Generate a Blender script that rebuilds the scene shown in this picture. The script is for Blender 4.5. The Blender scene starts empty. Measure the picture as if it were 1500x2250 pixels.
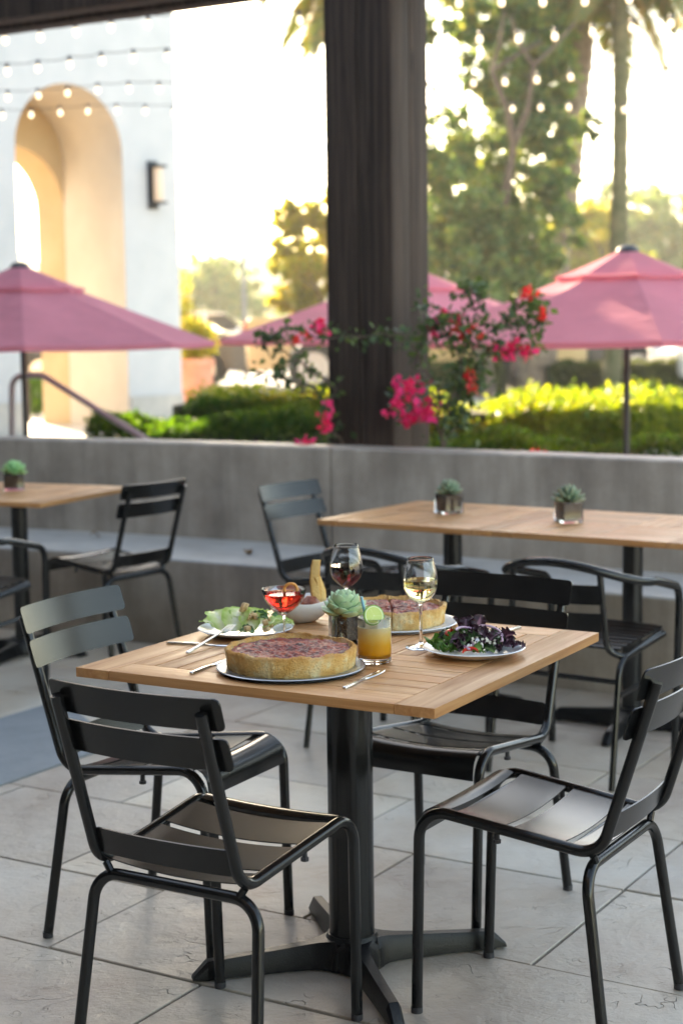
import bpy, bmesh, math, random
from mathutils import Vector, Matrix, noise
import numpy as np
PI = math.pi
R = math.radians
random.seed(7)
SC = bpy.context.scene
COL = SC.collection

# ------------------------------------------------------------------ camera
CAMZ = 1.471
cam = bpy.data.cameras.new('camera')
camo = bpy.data.objects.new('camera', cam); COL.objects.link(camo)
cam.sensor_fit = 'VERTICAL'; cam.sensor_height = 36.0; cam.sensor_width = 24.0
cam.lens = 3623.8311 / 2250 * 36
cam.clip_start = .05; cam.clip_end = 600
CR = Vector((0.99991569, -0.00146844, -0.01290157))
CU = Vector((0.01298487, 0.11307873, 0.99350118))
CB = Vector((0.0, -0.99358495, 0.11308827))
camo.matrix_world = Matrix(((CR.x, CU.x, CB.x, 0), (CR.y, CU.y, CB.y, 0), (CR.z, CU.z, CB.z, CAMZ), (0, 0, 0, 1)))
cam.dof.use_dof = True; cam.dof.focus_distance = 3.42; cam.dof.aperture_fstop = 3.4
SC.camera = camo

def at(px, py, d):
    """world point seen at a photo position, d metres down the terrace"""
    v = -CB + CR * ((px - 750) / 3623.83) - CU * ((py - 1125) / 3623.83)
    return Vector((0, 0, CAMZ)) + v * (d / v.y)

# ------------------------------------------------------------------ light
SUN_AZ, SUN_EL = R(-21), R(19)
w = bpy.data.worlds.new('World'); SC.world = w; w.use_nodes = True
nt = w.node_tree
sky = nt.nodes.new('ShaderNodeTexSky'); sky.sky_type = 'NISHITA'; sky.sun_disc = False
sky.sun_elevation = SUN_EL; sky.sun_rotation = SUN_AZ
sky.dust_density = 1.0; sky.air_density = 1.0; sky.ozone_density = 1.0
bg = nt.nodes['Background']; bg.inputs['Strength'].default_value = .15
nt.links.new(sky.outputs[0], bg.inputs[0])
sl = bpy.data.lights.new('sun', 'SUN'); sl.energy = 4.5; sl.angle = R(.6); sl.color = (1, .88, .72)
so = bpy.data.objects.new('sun', sl); COL.objects.link(so)
sd = Vector((math.sin(SUN_AZ) * math.cos(SUN_EL), math.cos(SUN_AZ) * math.cos(SUN_EL), math.sin(SUN_EL)))
so.rotation_euler = sd.to_track_quat('Z', 'Y').to_euler()
so.location = (-20, 60, 30)
SC.view_settings.view_transform = 'Standard'; SC.view_settings.look = 'None'
SC.view_settings.gamma = 1; SC.view_settings.exposure = 2.75
SC.view_settings.use_white_balance = True; SC.view_settings.white_balance_temperature = 8200; SC.view_settings.white_balance_tint = 10
SC.render.engine = 'CYCLES'
SC.cycles.use_denoising = True
SC.cycles.max_bounces = 10; SC.cycles.transmission_bounces = 10; SC.cycles.transparent_max_bounces = 12
SC.cycles.diffuse_bounces = 4; SC.cycles.volume_bounces = 0
SC.cycles.caustics_reflective = False; SC.cycles.caustics_refractive = True
SC.cycles.sample_clamp_indirect = 8

# ------------------------------------------------------------------ materials
def mat(name, col, rough=.5, metal=0, spec=.5, coat=0, trans=0, ior=1.45, sss=0):
    m = bpy.data.materials.new(name); m.use_nodes = True
    b = m.node_tree.nodes['Principled BSDF']
    b.inputs['Base Color'].default_value = (*col, 1)
    b.inputs['Roughness'].default_value = rough
    b.inputs['Metallic'].default_value = metal
    b.inputs['Specular IOR Level'].default_value = spec
    b.inputs['Coat Weight'].default_value = coat
    b.inputs['Transmission Weight'].default_value = trans
    b.inputs['IOR'].default_value = ior
    if sss:
        b.inputs['Subsurface Weight'].default_value = sss
        b.inputs['Subsurface Radius'].default_value = (.01, .006, .003)
    return m
class NT:
    def __init__(s, m): s.t = m.node_tree; s.b = s.t.nodes['Principled BSDF']
    def n(s, typ, **kw):
        nd = s.t.nodes.new(typ)
        for k, v in kw.items():
            if k in nd.inputs.keys(): nd.inputs[k].default_value = v
            else: setattr(nd, k, v)
        return nd
    def l(s, a, b): s.t.links.new(a, b)
    def coords(s, kind='Object', scale=(1, 1, 1), rot=(0, 0, 0)):
        tc = s.n('ShaderNodeTexCoord'); mp = s.n('ShaderNodeMapping')
        mp.inputs['Scale'].default_value = scale; mp.inputs['Rotation'].default_value = rot
        s.l(tc.outputs[kind], mp.inputs['Vector']); return mp.outputs[0]
    def noise(s, vec, scale, detail=4, rough=.55, dist=0):
        n = s.n('ShaderNodeTexNoise'); n.inputs['Scale'].default_value = scale
        n.inputs['Detail'].default_value = detail; n.inputs['Roughness'].default_value = rough
        n.inputs['Distortion'].default_value = dist
        if vec is not None: s.l(vec, n.inputs['Vector'])
        return n.outputs['Fac']
    def ramp(s, fac, stops):
        r = s.n('ShaderNodeValToRGB'); e = r.color_ramp.elements
        while len(e) < len(stops): e.new(.5)
        for i, (p, c) in enumerate(stops):
            e[i].position = p; e[i].color = (*c, 1) if len(c) == 3 else c
        s.l(fac, r.inputs[0]); return r.outputs[0]
    def bump(s, h, strength=.3, dist=.01, normal=None):
        b = s.n('ShaderNodeBump'); b.inputs['Strength'].default_value = strength; b.inputs['Distance'].default_value = dist
        s.l(h, b.inputs['Height'])
        if normal is not None: s.l(normal, b.inputs['Normal'])
        return b.outputs[0]
    def math(s, op, a, b=None, c=None):
        m = s.n('ShaderNodeMath', operation=op)
        for i, v in enumerate((a, b, c)):
            if v is None: continue
            if isinstance(v, (int, float)): m.inputs[i].default_value = v
            else: s.l(v, m.inputs[i])
        return m.outputs[0]
    def mix(s, f, a, b, mode='MIX'):
        m = s.n('ShaderNodeMix', data_type='RGBA', blend_type=mode)
        for sock, v in ((m.inputs[0], f), (m.inputs[6], a), (m.inputs[7], b)):
            if isinstance(v, (int, float)): sock.default_value = v
            elif isinstance(v, tuple): sock.default_value = (*v, 1)
            else: s.l(v, sock)
        return m.outputs[2]
def varied(name, c1, c2, scale=8, rough=.6, bump=.0, bscale=60, bdist=.002, detail=5, lo=.35, hi=.65, **kw):
    m = mat(name, c1, rough, **kw); t = NT(m); v = t.coords()
    t.l(t.ramp(t.noise(v, scale, detail), [(lo, c1), (hi, c2)]), t.b.inputs['Base Color'])
    if bump: t.l(t.bump(t.noise(v, bscale, 4), bump, bdist), t.b.inputs['Normal'])
    return m
M = {}
M['black'] = varied('black_powder_coat', (.003, .0033, .0038), (.005, .0053, .0058), 20, .22, .08, 900, .0004, spec=.52)
M['black_rough'] = varied('black_cast_iron', (.004, .0043, .005), (.006, .006, .007), 30, .30, .5, 260, .002, spec=.3)
M['chrome'] = varied('brushed_steel', (.55, .56, .58), (.68, .69, .70), 30, .22, metal=1)
M['pan'] = varied('aluminium_pan', (.42, .43, .45), (.55, .56, .58), 18, .33, metal=.9)
M['china'] = varied('white_china', (.72, .73, .75), (.78, .79, .80), 6, .16, spec=.5)
M['glass'] = mat('clear_glass', (1, 1, 1), .0, trans=1, ior=1.45)
M['soil'] = varied('dark_soil', (.012, .009, .007), (.07, .045, .028), 160, .9, 1, 220, .004)
M['soil2'] = varied('brown_soil', (.03, .016, .011), (.09, .05, .034), 120, .9, 1, 200, .004)
# teak: every board its own tone
def wood(name, dark, light, axis):
    m = mat(name, light, .42, spec=.35); t = NT(m)
    sc = (2, 40, 40) if axis == 0 else (40, 2, 40)
    v = t.coords('Object', sc)
    g = t.n('ShaderNodeNewGeometry')
    off = t.n('ShaderNodeVectorMath', operation='ADD'); t.l(v, off.inputs[0])
    cx = t.n('ShaderNodeCombineXYZ'); k = t.math('MULTIPLY', g.outputs['Random Per Island'], 37)
    for i in range(3): t.l(k, cx.inputs[i])
    t.l(cx.outputs[0], off.inputs[1])
    n1 = t.noise(off.outputs[0], 1.2, 6, .6, .6)
    col = t.ramp(n1, [(.3, dark), (.7, light)])
    tone = t.ramp(g.outputs['Random Per Island'], [(0, (.72, .70, .67)), (.5, (.95, .92, .9)), (1, (1.12, 1.1, 1.08))])
    col = t.mix(1.0, col, tone, 'MULTIPLY')
    t.l(col, t.b.inputs['Base Color'])
    t.l(t.bump(n1, .12, .002), t.b.inputs['Normal'])
    t.l(t.ramp(n1, [(.3, (.5,) * 3), (.7, (.34,) * 3)]), t.b.inputs['Roughness'])
    return m
M['teak_x'] = wood('teak_grain_along', (.40, .165, .058), (.62, .34, .15), 0)
M['teak_y'] = wood('teak_grain_across', (.40, .165, .058), (.62, .34, .15), 1)

def mk_floor():
    m = mat('stamped_stone', (.3, .28, .26), .5, spec=.5); t = NT(m); v = t.coords()
    big = t.noise(v, 1.3, 5, .6); mid = t.noise(v, 7, 6, .65); fine = t.noise(v, 45, 5, .7)
    c = t.ramp(big, [(.34, (.33, .245, .19)), (.5, (.46, .39, .31)), (.64, (.53, .485, .415))])
    c = t.mix(t.ramp(mid, [(.35, (0,) * 3), (.7, (1,) * 3)]), c, t.mix(.5, c, (.60, .53, .45)))
    g = t.n('ShaderNodeNewGeometry')
    tone = t.ramp(g.outputs['Random Per Island'], [(0, (.80, .79, .80)), (.5, (1, 1, 1)), (1, (1.06, 1.03, .98))])
    c = t.mix(1.0, c, tone, 'MULTIPLY')
    # slate ripples: thin curved ledges where a warped noise crosses a level, broken up by a mask
    n = t.noise(v, 3.4, 3, .5, 1.6)
    d = t.math('ABSOLUTE', t.math('SUBTRACT', n, .52))
    line = t.math('SUBTRACT', 1, t.math('MINIMUM', t.math('MULTIPLY', d, 120), 1))
    mask = t.ramp(t.noise(v, 6.5, 2, .5), [(.56, (0,) * 3), (.70, (1,) * 3)])
    n2 = t.noise(t.coords('Object', (1.0, 1.9, 1), (0, 0, R(20))), 6.5, 2, .5, 2.2)
    d2 = t.math('ABSOLUTE', t.math('SUBTRACT', n2, .46))
    line2 = t.math('SUBTRACT', 1, t.math('MINIMUM', t.math('MULTIPLY', d2, 75), 1))
    mask2 = t.ramp(t.noise(v, 11, 2, .5), [(.56, (0,) * 3), (.62, (1,) * 3)])
    crack = t.math('MAXIMUM', t.math('MULTIPLY', line, mask), t.math('MULTIPLY', t.math('MULTIPLY', line2, mask2), .35))
    c = t.mix(t.math('MULTIPLY', crack, .42), c, (.13, .10, .075))
    c = t.mix(t.ramp(fine, [(.60, (0,) * 3), (.78, (.35,) * 3)]), c, (.16, .14, .125))
    t.l(c, t.b.inputs['Base Color'])
    h = t.math('ADD', t.math('MULTIPLY', mid, .8), t.math('MULTIPLY', fine, .16))
    h = t.math('ADD', h, t.math('MULTIPLY', n, .55))
    h = t.math('SUBTRACT', h, t.math('MULTIPLY', crack, .5))
    t.l(t.bump(h, .8, .016), t.b.inputs['Normal'])
    t.l(t.ramp(mid, [(.3, (.34,) * 3), (.7, (.55,) * 3)]), t.b.inputs['Roughness'])
    return m
M['floor'] = mk_floor()
M['joint'] = varied('joint_dirt', (.03, .022, .017), (.06, .045, .034), 30, .95, spec=.1)
def mk_concrete(name, a, b, streak, rough=.8):
    m = mat(name, a, rough, spec=.5); t = NT(m); v = t.coords()
    n1 = t.noise(v, 2.2, 6, .62); n2 = t.noise(t.coords('Object', (7, 7, .8)), 1.0, 5, .6); n3 = t.noise(v, 60, 4, .6)
    c = t.ramp(n1, [(.32, a), (.68, b)])
    c = t.mix(t.ramp(n2, [(.42, (0,) * 3), (.70, (streak,) * 3)]), c, tuple(x * .5 for x in a))
    c = t.mix(t.ramp(n3, [(.55, (0,) * 3), (.8, (.3,) * 3)]), c, tuple(x * .6 for x in a))
    t.l(c, t.b.inputs['Base Color'])
    t.l(t.bump(t.math('ADD', n3, t.math('MULTIPLY', n1, 3)), .35, .004), t.b.inputs['Normal'])
    return m
M['concrete'] = mk_concrete('board_marked_concrete', (.22, .175, .14), (.44, .37, .305), .6, .5)
M['ledge'] = mk_concrete('toplit_ledge_concrete', (.38, .35, .32), (.48, .455, .425), .25, .34)  # bench top paler than the wall; light from above put into the colour
M['smooth_conc'] = mk_concrete('smooth_grey_concrete', (.20, .215, .22), (.25, .265, .27), .2)
M['paving'] = mk_concrete('outer_paving', (.46, .42, .37), (.56, .52, .46), .15)
M['asphalt'] = mk_concrete('parking_asphalt', (.20, .19, .18), (.27, .26, .245), .2)
M['stucco'] = varied('white_stucco', (.49, .50, .505), (.55, .55, .55), 3, .85, .3, 90, .004)
M['stucco_warm'] = varied('cream_glow_stucco', (.46, .33, .185), (.52, .385, .23), 2, .85, .3, 90, .004)  # cream deepened to carry the warm glow inside the passage
M['lining'] = varied('peach_glow_stucco', (.52, .46, .385), (.58, .52, .44), 2, .85, .3, 90, .004)  # peach tint puts the passage's warm glow into the colour
M['plinth'] = varied('stone_plinth', (.42, .40, .36), (.52, .49, .44), 5, .8, .3, 60, .004)
M['terracotta'] = varied('terracotta', (.50, .19, .12), (.62, .27, .18), 5, .7, .3, 80, .003)
M['plastic_dark'] = mat('dark_plastic', (.03, .03, .035), .45)
M['rubber'] = mat('tyre_rubber', (.02, .02, .02), .8)
def mk_post():
    m = mat('stained_timber', (.05, .035, .03), .7, spec=.18); t = NT(m)
    v = t.coords('Object', (22, 22, .7)); n = t.noise(v, 1.6, 7, .62, .8)
    w_ = t.n('ShaderNodeTexWave'); w_.wave_type = 'RINGS'; w_.inputs['Scale'].default_value = 1.6
    w_.inputs['Distortion'].default_value = 6; w_.inputs['Detail'].default_value = 3
    t.l(t.coords('Object', (9, 9, .8)), w_.inputs['Vector'])
    c = t.ramp(n, [(.3, (.013, .009, .008)), (.68, (.082, .056, .045))])
    c = t.mix(t.math('MULTIPLY', w_.outputs['Fac'], .35), c, (.014, .010, .009))
    vv = t.coords('Object', (5, 5, 1.6)); vo = t.n('ShaderNodeTexVoronoi'); vo.inputs['Scale'].default_value = .9
    t.l(vv, vo.inputs['Vector'])
    knot = t.ramp(vo.outputs['Distance'], [(.05, (1,) * 3), (.12, (0,) * 3)])
    c = t.mix(t.math('MULTIPLY', knot, .7), c, (.012, .008, .007))
    t.l(c, t.b.inputs['Base Color'])
    t.l(t.bump(t.math('ADD', n, t.math('MULTIPLY', w_.outputs['Fac'], .5)), .6, .004), t.b.inputs['Normal'])
    return m
M['timber'] = mk_post()
M['resto'] = varied('brown_plaster', (.07, .055, .045), (.09, .07, .055), 3, .85)
M['wind'] = mat('car_glass', (.02, .025, .03), .05, spec=1.0)
def cloth(name, col, tr):
    m = mat(name, col, .85, spec=.15); t = NT(m)
    tb = t.n('ShaderNodeBsdfTranslucent'); ms = t.n('ShaderNodeMixShader'); ms.inputs[0].default_value = tr
    v = t.coords('Object', (1, 1, 1)); n = t.noise(v, 3, 4)
    c = t.ramp(n, [(.3, tuple(x * .9 for x in col)), (.7, tuple(min(1, x * 1.08) for x in col))])
    t.l(c, t.b.inputs['Base Color']); t.l(c, tb.inputs[0])
    wv = t.noise(t.coords('Object', (1, 1, 6)), 2.2, 3)
    nb = t.bump(wv, .5, .03); t.l(nb, t.b.inputs['Normal'])
    out = t.t.nodes['Material Output']
    t.l(t.b.outputs[0], ms.inputs[1]); t.l(tb.outputs[0], ms.inputs[2]); t.l(ms.outputs[0], out.inputs[0])
    return m
M['canopy'] = cloth('faded_red_canvas', (.80, .29, .36), .5)
def leaf(name, cols, tr=.45, rough=.5):
    m = mat(name, cols[0], rough, spec=.35); t = NT(m)
    g = t.n('ShaderNodeNewGeometry'); tb = t.n('ShaderNodeBsdfTranslucent'); ms = t.n('ShaderNodeMixShader')
    ms.inputs[0].default_value = tr
    st = [(i / max(1, len(cols) - 1), c) for i, c in enumerate(cols)]
    c = t.ramp(g.outputs['Random Per Island'], st)
    big = t.noise(t.coords(), 1.1, 3)
    c = t.mix(1.0, c, t.ramp(big, [(.35, (.7, .75, .8)), (.65, (1.2, 1.15, .95))]), 'MULTIPLY')
    t.l(c, t.b.inputs['Base Color'])
    t.l(t.mix(1.0, c, (1.7, 1.5, .6), 'MULTIPLY'), tb.inputs[0])
    out = t.t.nodes['Material Output']
    t.l(t.b.outputs[0], ms.inputs[1]); t.l(tb.outputs[0], ms.inputs[2]); t.l(ms.outputs[0], out.inputs[0])
    return m
M['hedge'] = leaf('hedge_leaf', [(.03, .09, .012), (.06, .16, .02), (.12, .24, .03)], .5)
M['hedge_sunlit'] = leaf('sunlit_hedge_leaf', [(.09, .18, .02), (.20, .29, .03), (.33, .35, .05)], .5, .28)  # yellow copy of the hedge leaf with sunlight put into the colour
M['box_hedge'] = leaf('box_hedge_leaf', [(.04, .06, .015), (.08, .11, .025)], .35)
M['tree'] = leaf('tree_leaf', [(.06, .13, .065), (.10, .19, .095), (.17, .26, .11), (.25, .23, .10)], .5)  # leaf tones paled and greyed to stand in for haze
M['tree_warm'] = leaf('yellow_sunlit_leaf', [(.16, .22, .05), (.32, .34, .08), (.36, .24, .07)], .6)  # yellow bush leaf; on the trees warm sunlight is put into it
M['vine'] = leaf('vine_leaf', [(.03, .065, .03), (.06, .11, .06), (.10, .16, .04)], .3)
M['magenta'] = leaf('magenta_bract', [(.55, .012, .16), (.75, .03, .26), (.62, .02, .12)], .4)
M['red_bract'] = leaf('red_bract', [(.62, .02, .06), (.75, .05, .05)], .3)
M['palm'] = leaf('palm_frond', [(.05, .085, .02), (.10, .13, .03), (.22, .12, .05)], .35)
M['bark'] = varied('bark', (.07, .05, .04), (.15, .11, .085), 18, .9, 1, 40, .02)
M['palm_bark'] = varied('palm_bark', (.16, .11, .08), (.30, .23, .17), 9, .9, 1, 30, .03)
M['ivy_bark'] = varied('overgrown_bark', (.06, .07, .03), (.15, .13, .07), 5, .9, 1, 30, .03)
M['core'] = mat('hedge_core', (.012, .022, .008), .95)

# ------------------------------------------------------------------ mesh builder
class MB:
    def __init__(s): s.v = []; s.f = []; s.m = []
    def add(s, vs, fs, mi=0):
        o = len(s.v); s.v += [tuple(p) for p in vs]; s.f += [tuple(i + o for i in f) for f in fs]; s.m += [mi] * len(fs)
    def box(s, c, d, rz=0, mi=0, M4=None, taper=1.0):
        x, y, z = [k / 2 for k in d]; vs = []
        for sz in (-1, 1):
            k = taper if sz > 0 else 1
            for sx, sy in ((-1, -1), (1, -1), (1, 1), (-1, 1)):
                p = Vector((sx * x * k, sy * y * k, sz * z))
                if M4 is not None: p = M4 @ p
                elif rz: p = Matrix.Rotation(rz, 3, 'Z') @ p
                vs.append(p + Vector(c))
        s.add(vs, [(0, 3, 2, 1), (4, 5, 6, 7), (0, 1, 5, 4), (1, 2, 6, 5), (2, 3, 7, 6), (3, 0, 4, 7)], mi)
    def tube(s, pts, r, n=12, caps=True, mi=0, close=False):
        pts = [Vector(p) for p in pts]; N = len(pts)
        rs = r if isinstance(r, (list, tuple)) else [r] * N
        t0 = (pts[1] - pts[0]).normalized()
        a = Vector((0, 0, 1)) if abs(t0.z) < .9 else Vector((1, 0, 0))
        u = t0.cross(a).normalized(); vs = []; prev = t0
        for i in range(N):
            if close: t = (pts[(i + 1) % N] - pts[i - 1]).normalized()
            else: t = (pts[min(i + 1, N - 1)] - pts[max(i - 1, 0)]).normalized()
            q = prev.rotation_difference(t); u = (q @ u); u = (u - t * u.dot(t)).normalized(); prev = t
            w_ = t.cross(u)
            for k in range(n):
                ang = 2 * PI * k / n
                vs.append(pts[i] + (u * math.cos(ang) + w_ * math.sin(ang)) * rs[i])
        fs = []
        for i in range(N if close else N - 1):
            j = (i + 1) % N
            for k in range(n):
                fs.append((i * n + k, i * n + (k + 1) % n, j * n + (k + 1) % n, j * n + k))
        if caps and not close:
            fs.append(tuple(range(n - 1, -1, -1))); fs.append(tuple((N - 1) * n + k for k in range(n)))
        s.add(vs, fs, mi)
    def lathe(s, prof, n=48, c=(0, 0, 0), mi=0, wob=None, sx=1, sy=1):
        vs = []; fs = []; P = len(prof)
        for k in range(n):
            a = 2 * PI * k / n
            for j, (r, z) in enumerate(prof):
                rr = r + (wob(a, r, z) if wob else 0)
                vs.append((c[0] + rr * math.cos(a) * sx, c[1] + rr * math.sin(a) * sy, c[2] + z))
        for k in range(n):
            k2 = (k + 1) % n
            for j in range(P - 1):
                fs.append((k * P + j, k2 * P + j, k2 * P + j + 1, k * P + j + 1))
        s.add(vs, fs, mi)
    def disc(s, r, z, n=48, c=(0, 0), mi=0, sx=1, sy=1):
        vs = [(c[0] + r * sx * math.cos(2 * PI * k / n), c[1] + r * sy * math.sin(2 * PI * k / n), z) for k in range(n)]
        s.add(vs, [tuple(range(n))], mi)
    def grid(s, fn, nu, nv, mi=0, thick=0):
        vs = [fn(i / nu, j / nv) for i in range(nu + 1) for j in range(nv + 1)]
        fs = [(i * (nv + 1) + j, (i + 1) * (nv + 1) + j, (i + 1) * (nv + 1) + j + 1, i * (nv + 1) + j + 1) for i in range(nu) for j in range(nv)]
        s.add(vs, fs, mi)
    def build(s, name, mats, parent=None, smooth=True, bevel=0, solid=0, sub=0, autos=40):
        me = bpy.data.meshes.new(name); me.from_pydata(s.v, [], s.f)
        if not isinstance(mats, (list, tuple)): mats = [mats]
        for m in mats: me.materials.append(m)
        if len(mats) > 1: me.polygons.foreach_set('material_index', s.m)
        bm = bmesh.new(); bm.from_mesh(me); bmesh.ops.recalc_face_normals(bm, faces=bm.faces)
        if solid or sub or bevel: bmesh.ops.remove_doubles(bm, verts=bm.verts, dist=1e-6)
        if solid:
            bmesh.ops.solidify(bm, geom=bm.faces[:], thickness=solid)
        if bevel:
            es = [e for e in bm.edges if len(e.link_faces) == 2 and e.calc_face_angle(0) > R(35)]
            bmesh.ops.bevel(bm, geom=es, offset=bevel, segments=2, affect='EDGES', profile=.6)
        if smooth:
            for f in bm.faces: f.smooth = True
            for e in bm.edges:
                if len(e.link_faces) == 2 and e.calc_face_angle(0) > R(autos): e.smooth = False
        bm.to_mesh(me); bm.free()
        o = bpy.data.objects.new(name, me); COL.objects.link(o)
        if parent: o.parent = parent
        if sub:
            md = o.modifiers.new('sub', 'SUBSURF'); md.levels = sub; md.render_levels = sub
        return o
def tag(o, label=None, cat=None, group=None, kind=None):
    if label: o['label'] = label
    if cat: o['category'] = cat
    if group: o['group'] = group
    if kind: o['kind'] = kind
    return o
def thing(name, label, cat, loc=(0, 0, 0), rz=0, group=None):
    o = bpy.data.objects.new(name, None); COL.objects.link(o); o.empty_display_size = .1
    o.location = loc; o.rotation_euler = (0, 0, rz); return tag(o, label, cat, group)
def struct(o): o['kind'] = 'structure'; return o
def copy_tree(o, parent=None):
    c = o.copy(); COL.objects.link(c); c.parent = parent
    for ch in [x for x in bpy.data.objects if x.parent == o]: copy_tree(ch, c)
    return c
def dup(root, loc, rz, label):
    c = copy_tree(root); c.location = loc; c.rotation_euler = (0, 0, rz); c['label'] = label; return c
def fillet(pts, rad, n=7):
    pts = [Vector(p) for p in pts]; rs = rad if isinstance(rad, (list, tuple)) else [rad] * len(pts)
    out = [pts[0]]
    for i in range(1, len(pts) - 1):
        a, b, c = pts[i - 1], pts[i], pts[i + 1]
        d1 = (a - b).normalized(); d2 = (c - b).normalized(); ang = d1.angle(d2)
        t = min(rs[i] / math.tan(ang / 2), (a - b).length * .48, (c - b).length * .48)
        p1, p2 = b + d1 * t, b + d2 * t
        r_ = t * math.tan(ang / 2); ctr = b + (d1 + d2).normalized() * (r_ / math.sin(ang / 2))
        v1, v2 = p1 - ctr, p2 - ctr; th = v1.angle(v2); ax = v1.cross(v2).normalized()
        for k in range(n + 1): out.append(ctr + Matrix.Rotation(th * k / n, 3, ax) @ v1)
    out.append(pts[-1]); return out
def leafcloud(name, pts, size, material, parent=None, aspect=.55, up=0.3, seed=1, bend=False):
    """many small pointed leaves, each an island of its own"""
    rg = np.random.default_rng(seed); P = np.asarray(pts, float); n = len(P)
    a = rg.normal(size=(n, 3)); a[:, 2] += up; a /= np.linalg.norm(a, axis=1)[:, None]
    b = rg.normal(size=(n, 3)); b -= a * (a * b).sum(1)[:, None]; b /= np.linalg.norm(b, axis=1)[:, None]
    s_ = size * rg.uniform(.6, 1.35, (n, 1)); w_ = s_ * aspect
    v = np.stack([P, P + a * s_ * .5 + b * w_ * .5, P + a * s_, P + a * s_ * .5 - b * w_ * .5], 1).reshape(-1, 3)
    me = bpy.data.meshes.new(name); me.vertices.add(4 * n); me.loops.add(4 * n); me.polygons.add(n)
    me.vertices.foreach_set('co', v.ravel()); me.loops.foreach_set('vertex_index', np.arange(4 * n))
    me.polygons.foreach_set('loop_start', np.arange(0, 4 * n, 4)); me.polygons.foreach_set('loop_total', np.full(n, 4))
    me.update(); me.validate(); me.materials.append(material)
    o = bpy.data.objects.new(name, me); COL.objects.link(o)
    if parent: o.parent = parent
    return o

E1 = Vector((.857, -.515, 0)); E2 = Vector((.515, .857, 0)); ROT = -math.atan2(.515, .857)   # the terrace's own axes

# ------------------------------------------------------------------ ground
OUTZ, LOWZ = .40, -.62
mb = MB()
mb.add([(-150, 13.6, OUTZ), (150, 13.6, OUTZ), (150, 300, OUTZ), (-150, 300, OUTZ)], [(0, 1, 2, 3)])
mb.add([(-150, 13.6, LOWZ - .03), (150, 13.6, LOWZ - .03), (150, 13.6, OUTZ), (-150, 13.6, OUTZ)], [(0, 1, 2, 3)])
mb.add([(-150, -60, LOWZ - .03), (150, -60, LOWZ - .03), (150, 13.6, LOWZ - .03), (-150, 13.6, LOWZ - .03)], [(0, 1, 2, 3)])
struct(mb.build('ground', M['paving'], smooth=False))
mb = MB(); mb.box((5, 38, OUTZ - .02), (90, 32, .05)); struct(mb.build('parking_lot', M['asphalt'], smooth=False))
# terrace: base sheet with slabs on it, laid in courses along the terrace's axis
def uv2(u, v): return E1 * u + E2 * v
mb = MB(); z0 = -.012
c8 = [uv2(-9, -6), uv2(8, -6), uv2(8, 8.0), uv2(-9, 8.0)]
mb.add([(p.x, p.y, z0) for p in c8], [(0, 1, 2, 3)])
mb.add([(p.x, p.y, z0) for p in c8] + [(p.x, p.y, LOWZ - .1) for p in c8], [(0, 1, 5, 4), (1, 2, 6, 5), (2, 3, 7, 6), (3, 0, 4, 7)])
struct(mb.build('terrace_base', M['joint'], smooth=False))
mb = MB(); rg = random.Random(4)
vs_ = [-6, -5, -4.1, -3.2, -2.3, -1.4, -.5, .45, 1.05, 1.51, 1.97, 2.43, 2.89, 3.35, 3.93, 4.39, 4.97, 5.43, 6.05, 6.51, 7.1, 7.6, 8.0]
fix = {2.43: [-2.12, -1.05], 2.89: [-2.57, -.75, .1], 3.35: [-2.95, -2.14, -1.52, -.6], 3.93: [-2.4, -1.52, -.8], 1.97: [-2.7, -1.6, -.9]}
for i in range(len(vs_) - 1):
    a, b = vs_[i], vs_[i + 1]; us = fix.get(a)
    if us is None: us = [-2 + rg.uniform(0, .5)]
    while us[0] > -9: us = [us[0] - rg.choice([.62, .78, .93])] + us
    while us[-1] < 8: us = us + [us[-1] + rg.choice([.62, .78, .93])]
    for k in range(len(us) - 1):
        g = .0042; z = rg.uniform(-.0015, .0015)
        P = [(us[k] + g, a + g), (us[k + 1] - g, a + g), (us[k + 1] - g, b - g), (us[k] + g, b - g)]
        P3 = [uv2(*p) for p in P]
        e = .0014
        Pi = [uv2(*p) for p in [(us[k] + g + e, a + g + e), (us[k + 1] - g - e, a + g + e), (us[k + 1] - g - e, b - g - e), (us[k] + g + e, b - g - e)]]
        mb.add([(p.x, p.y, -.012) for p in P3] + [(p.x, p.y, z - .0022) for p in P3] + [(p.x, p.y, z) for p in Pi],
               [(0, 1, 5, 4), (1, 2, 6, 5), (2, 3, 7, 6), (3, 0, 4, 7), (4, 5, 9, 8), (5, 6, 10, 9), (6, 7, 11, 10), (7, 4, 8, 11), (8, 9, 10, 11)])
struct(mb.build('terrace_floor', M['floor'], smooth=False))
mb = MB()   # band of smooth concrete crossing the terrace on the left
q = [Vector((-2.2, 3.4, 0)), Vector((-.80, 5.72, 0)), Vector((-1.12, 6.42, 0)), Vector((-3.0, 3.3, 0))]
mb.add([(p.x, p.y, .006) for p in q] + [(p.x, p.y, -.01) for p in q], [(0, 1, 2, 3), (0, 1, 5, 4), (1, 2, 6, 5), (2, 3, 7, 6), (3, 0, 4, 7)])
struct(mb.build('concrete_band', M['smooth_conc'], smooth=False))

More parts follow.
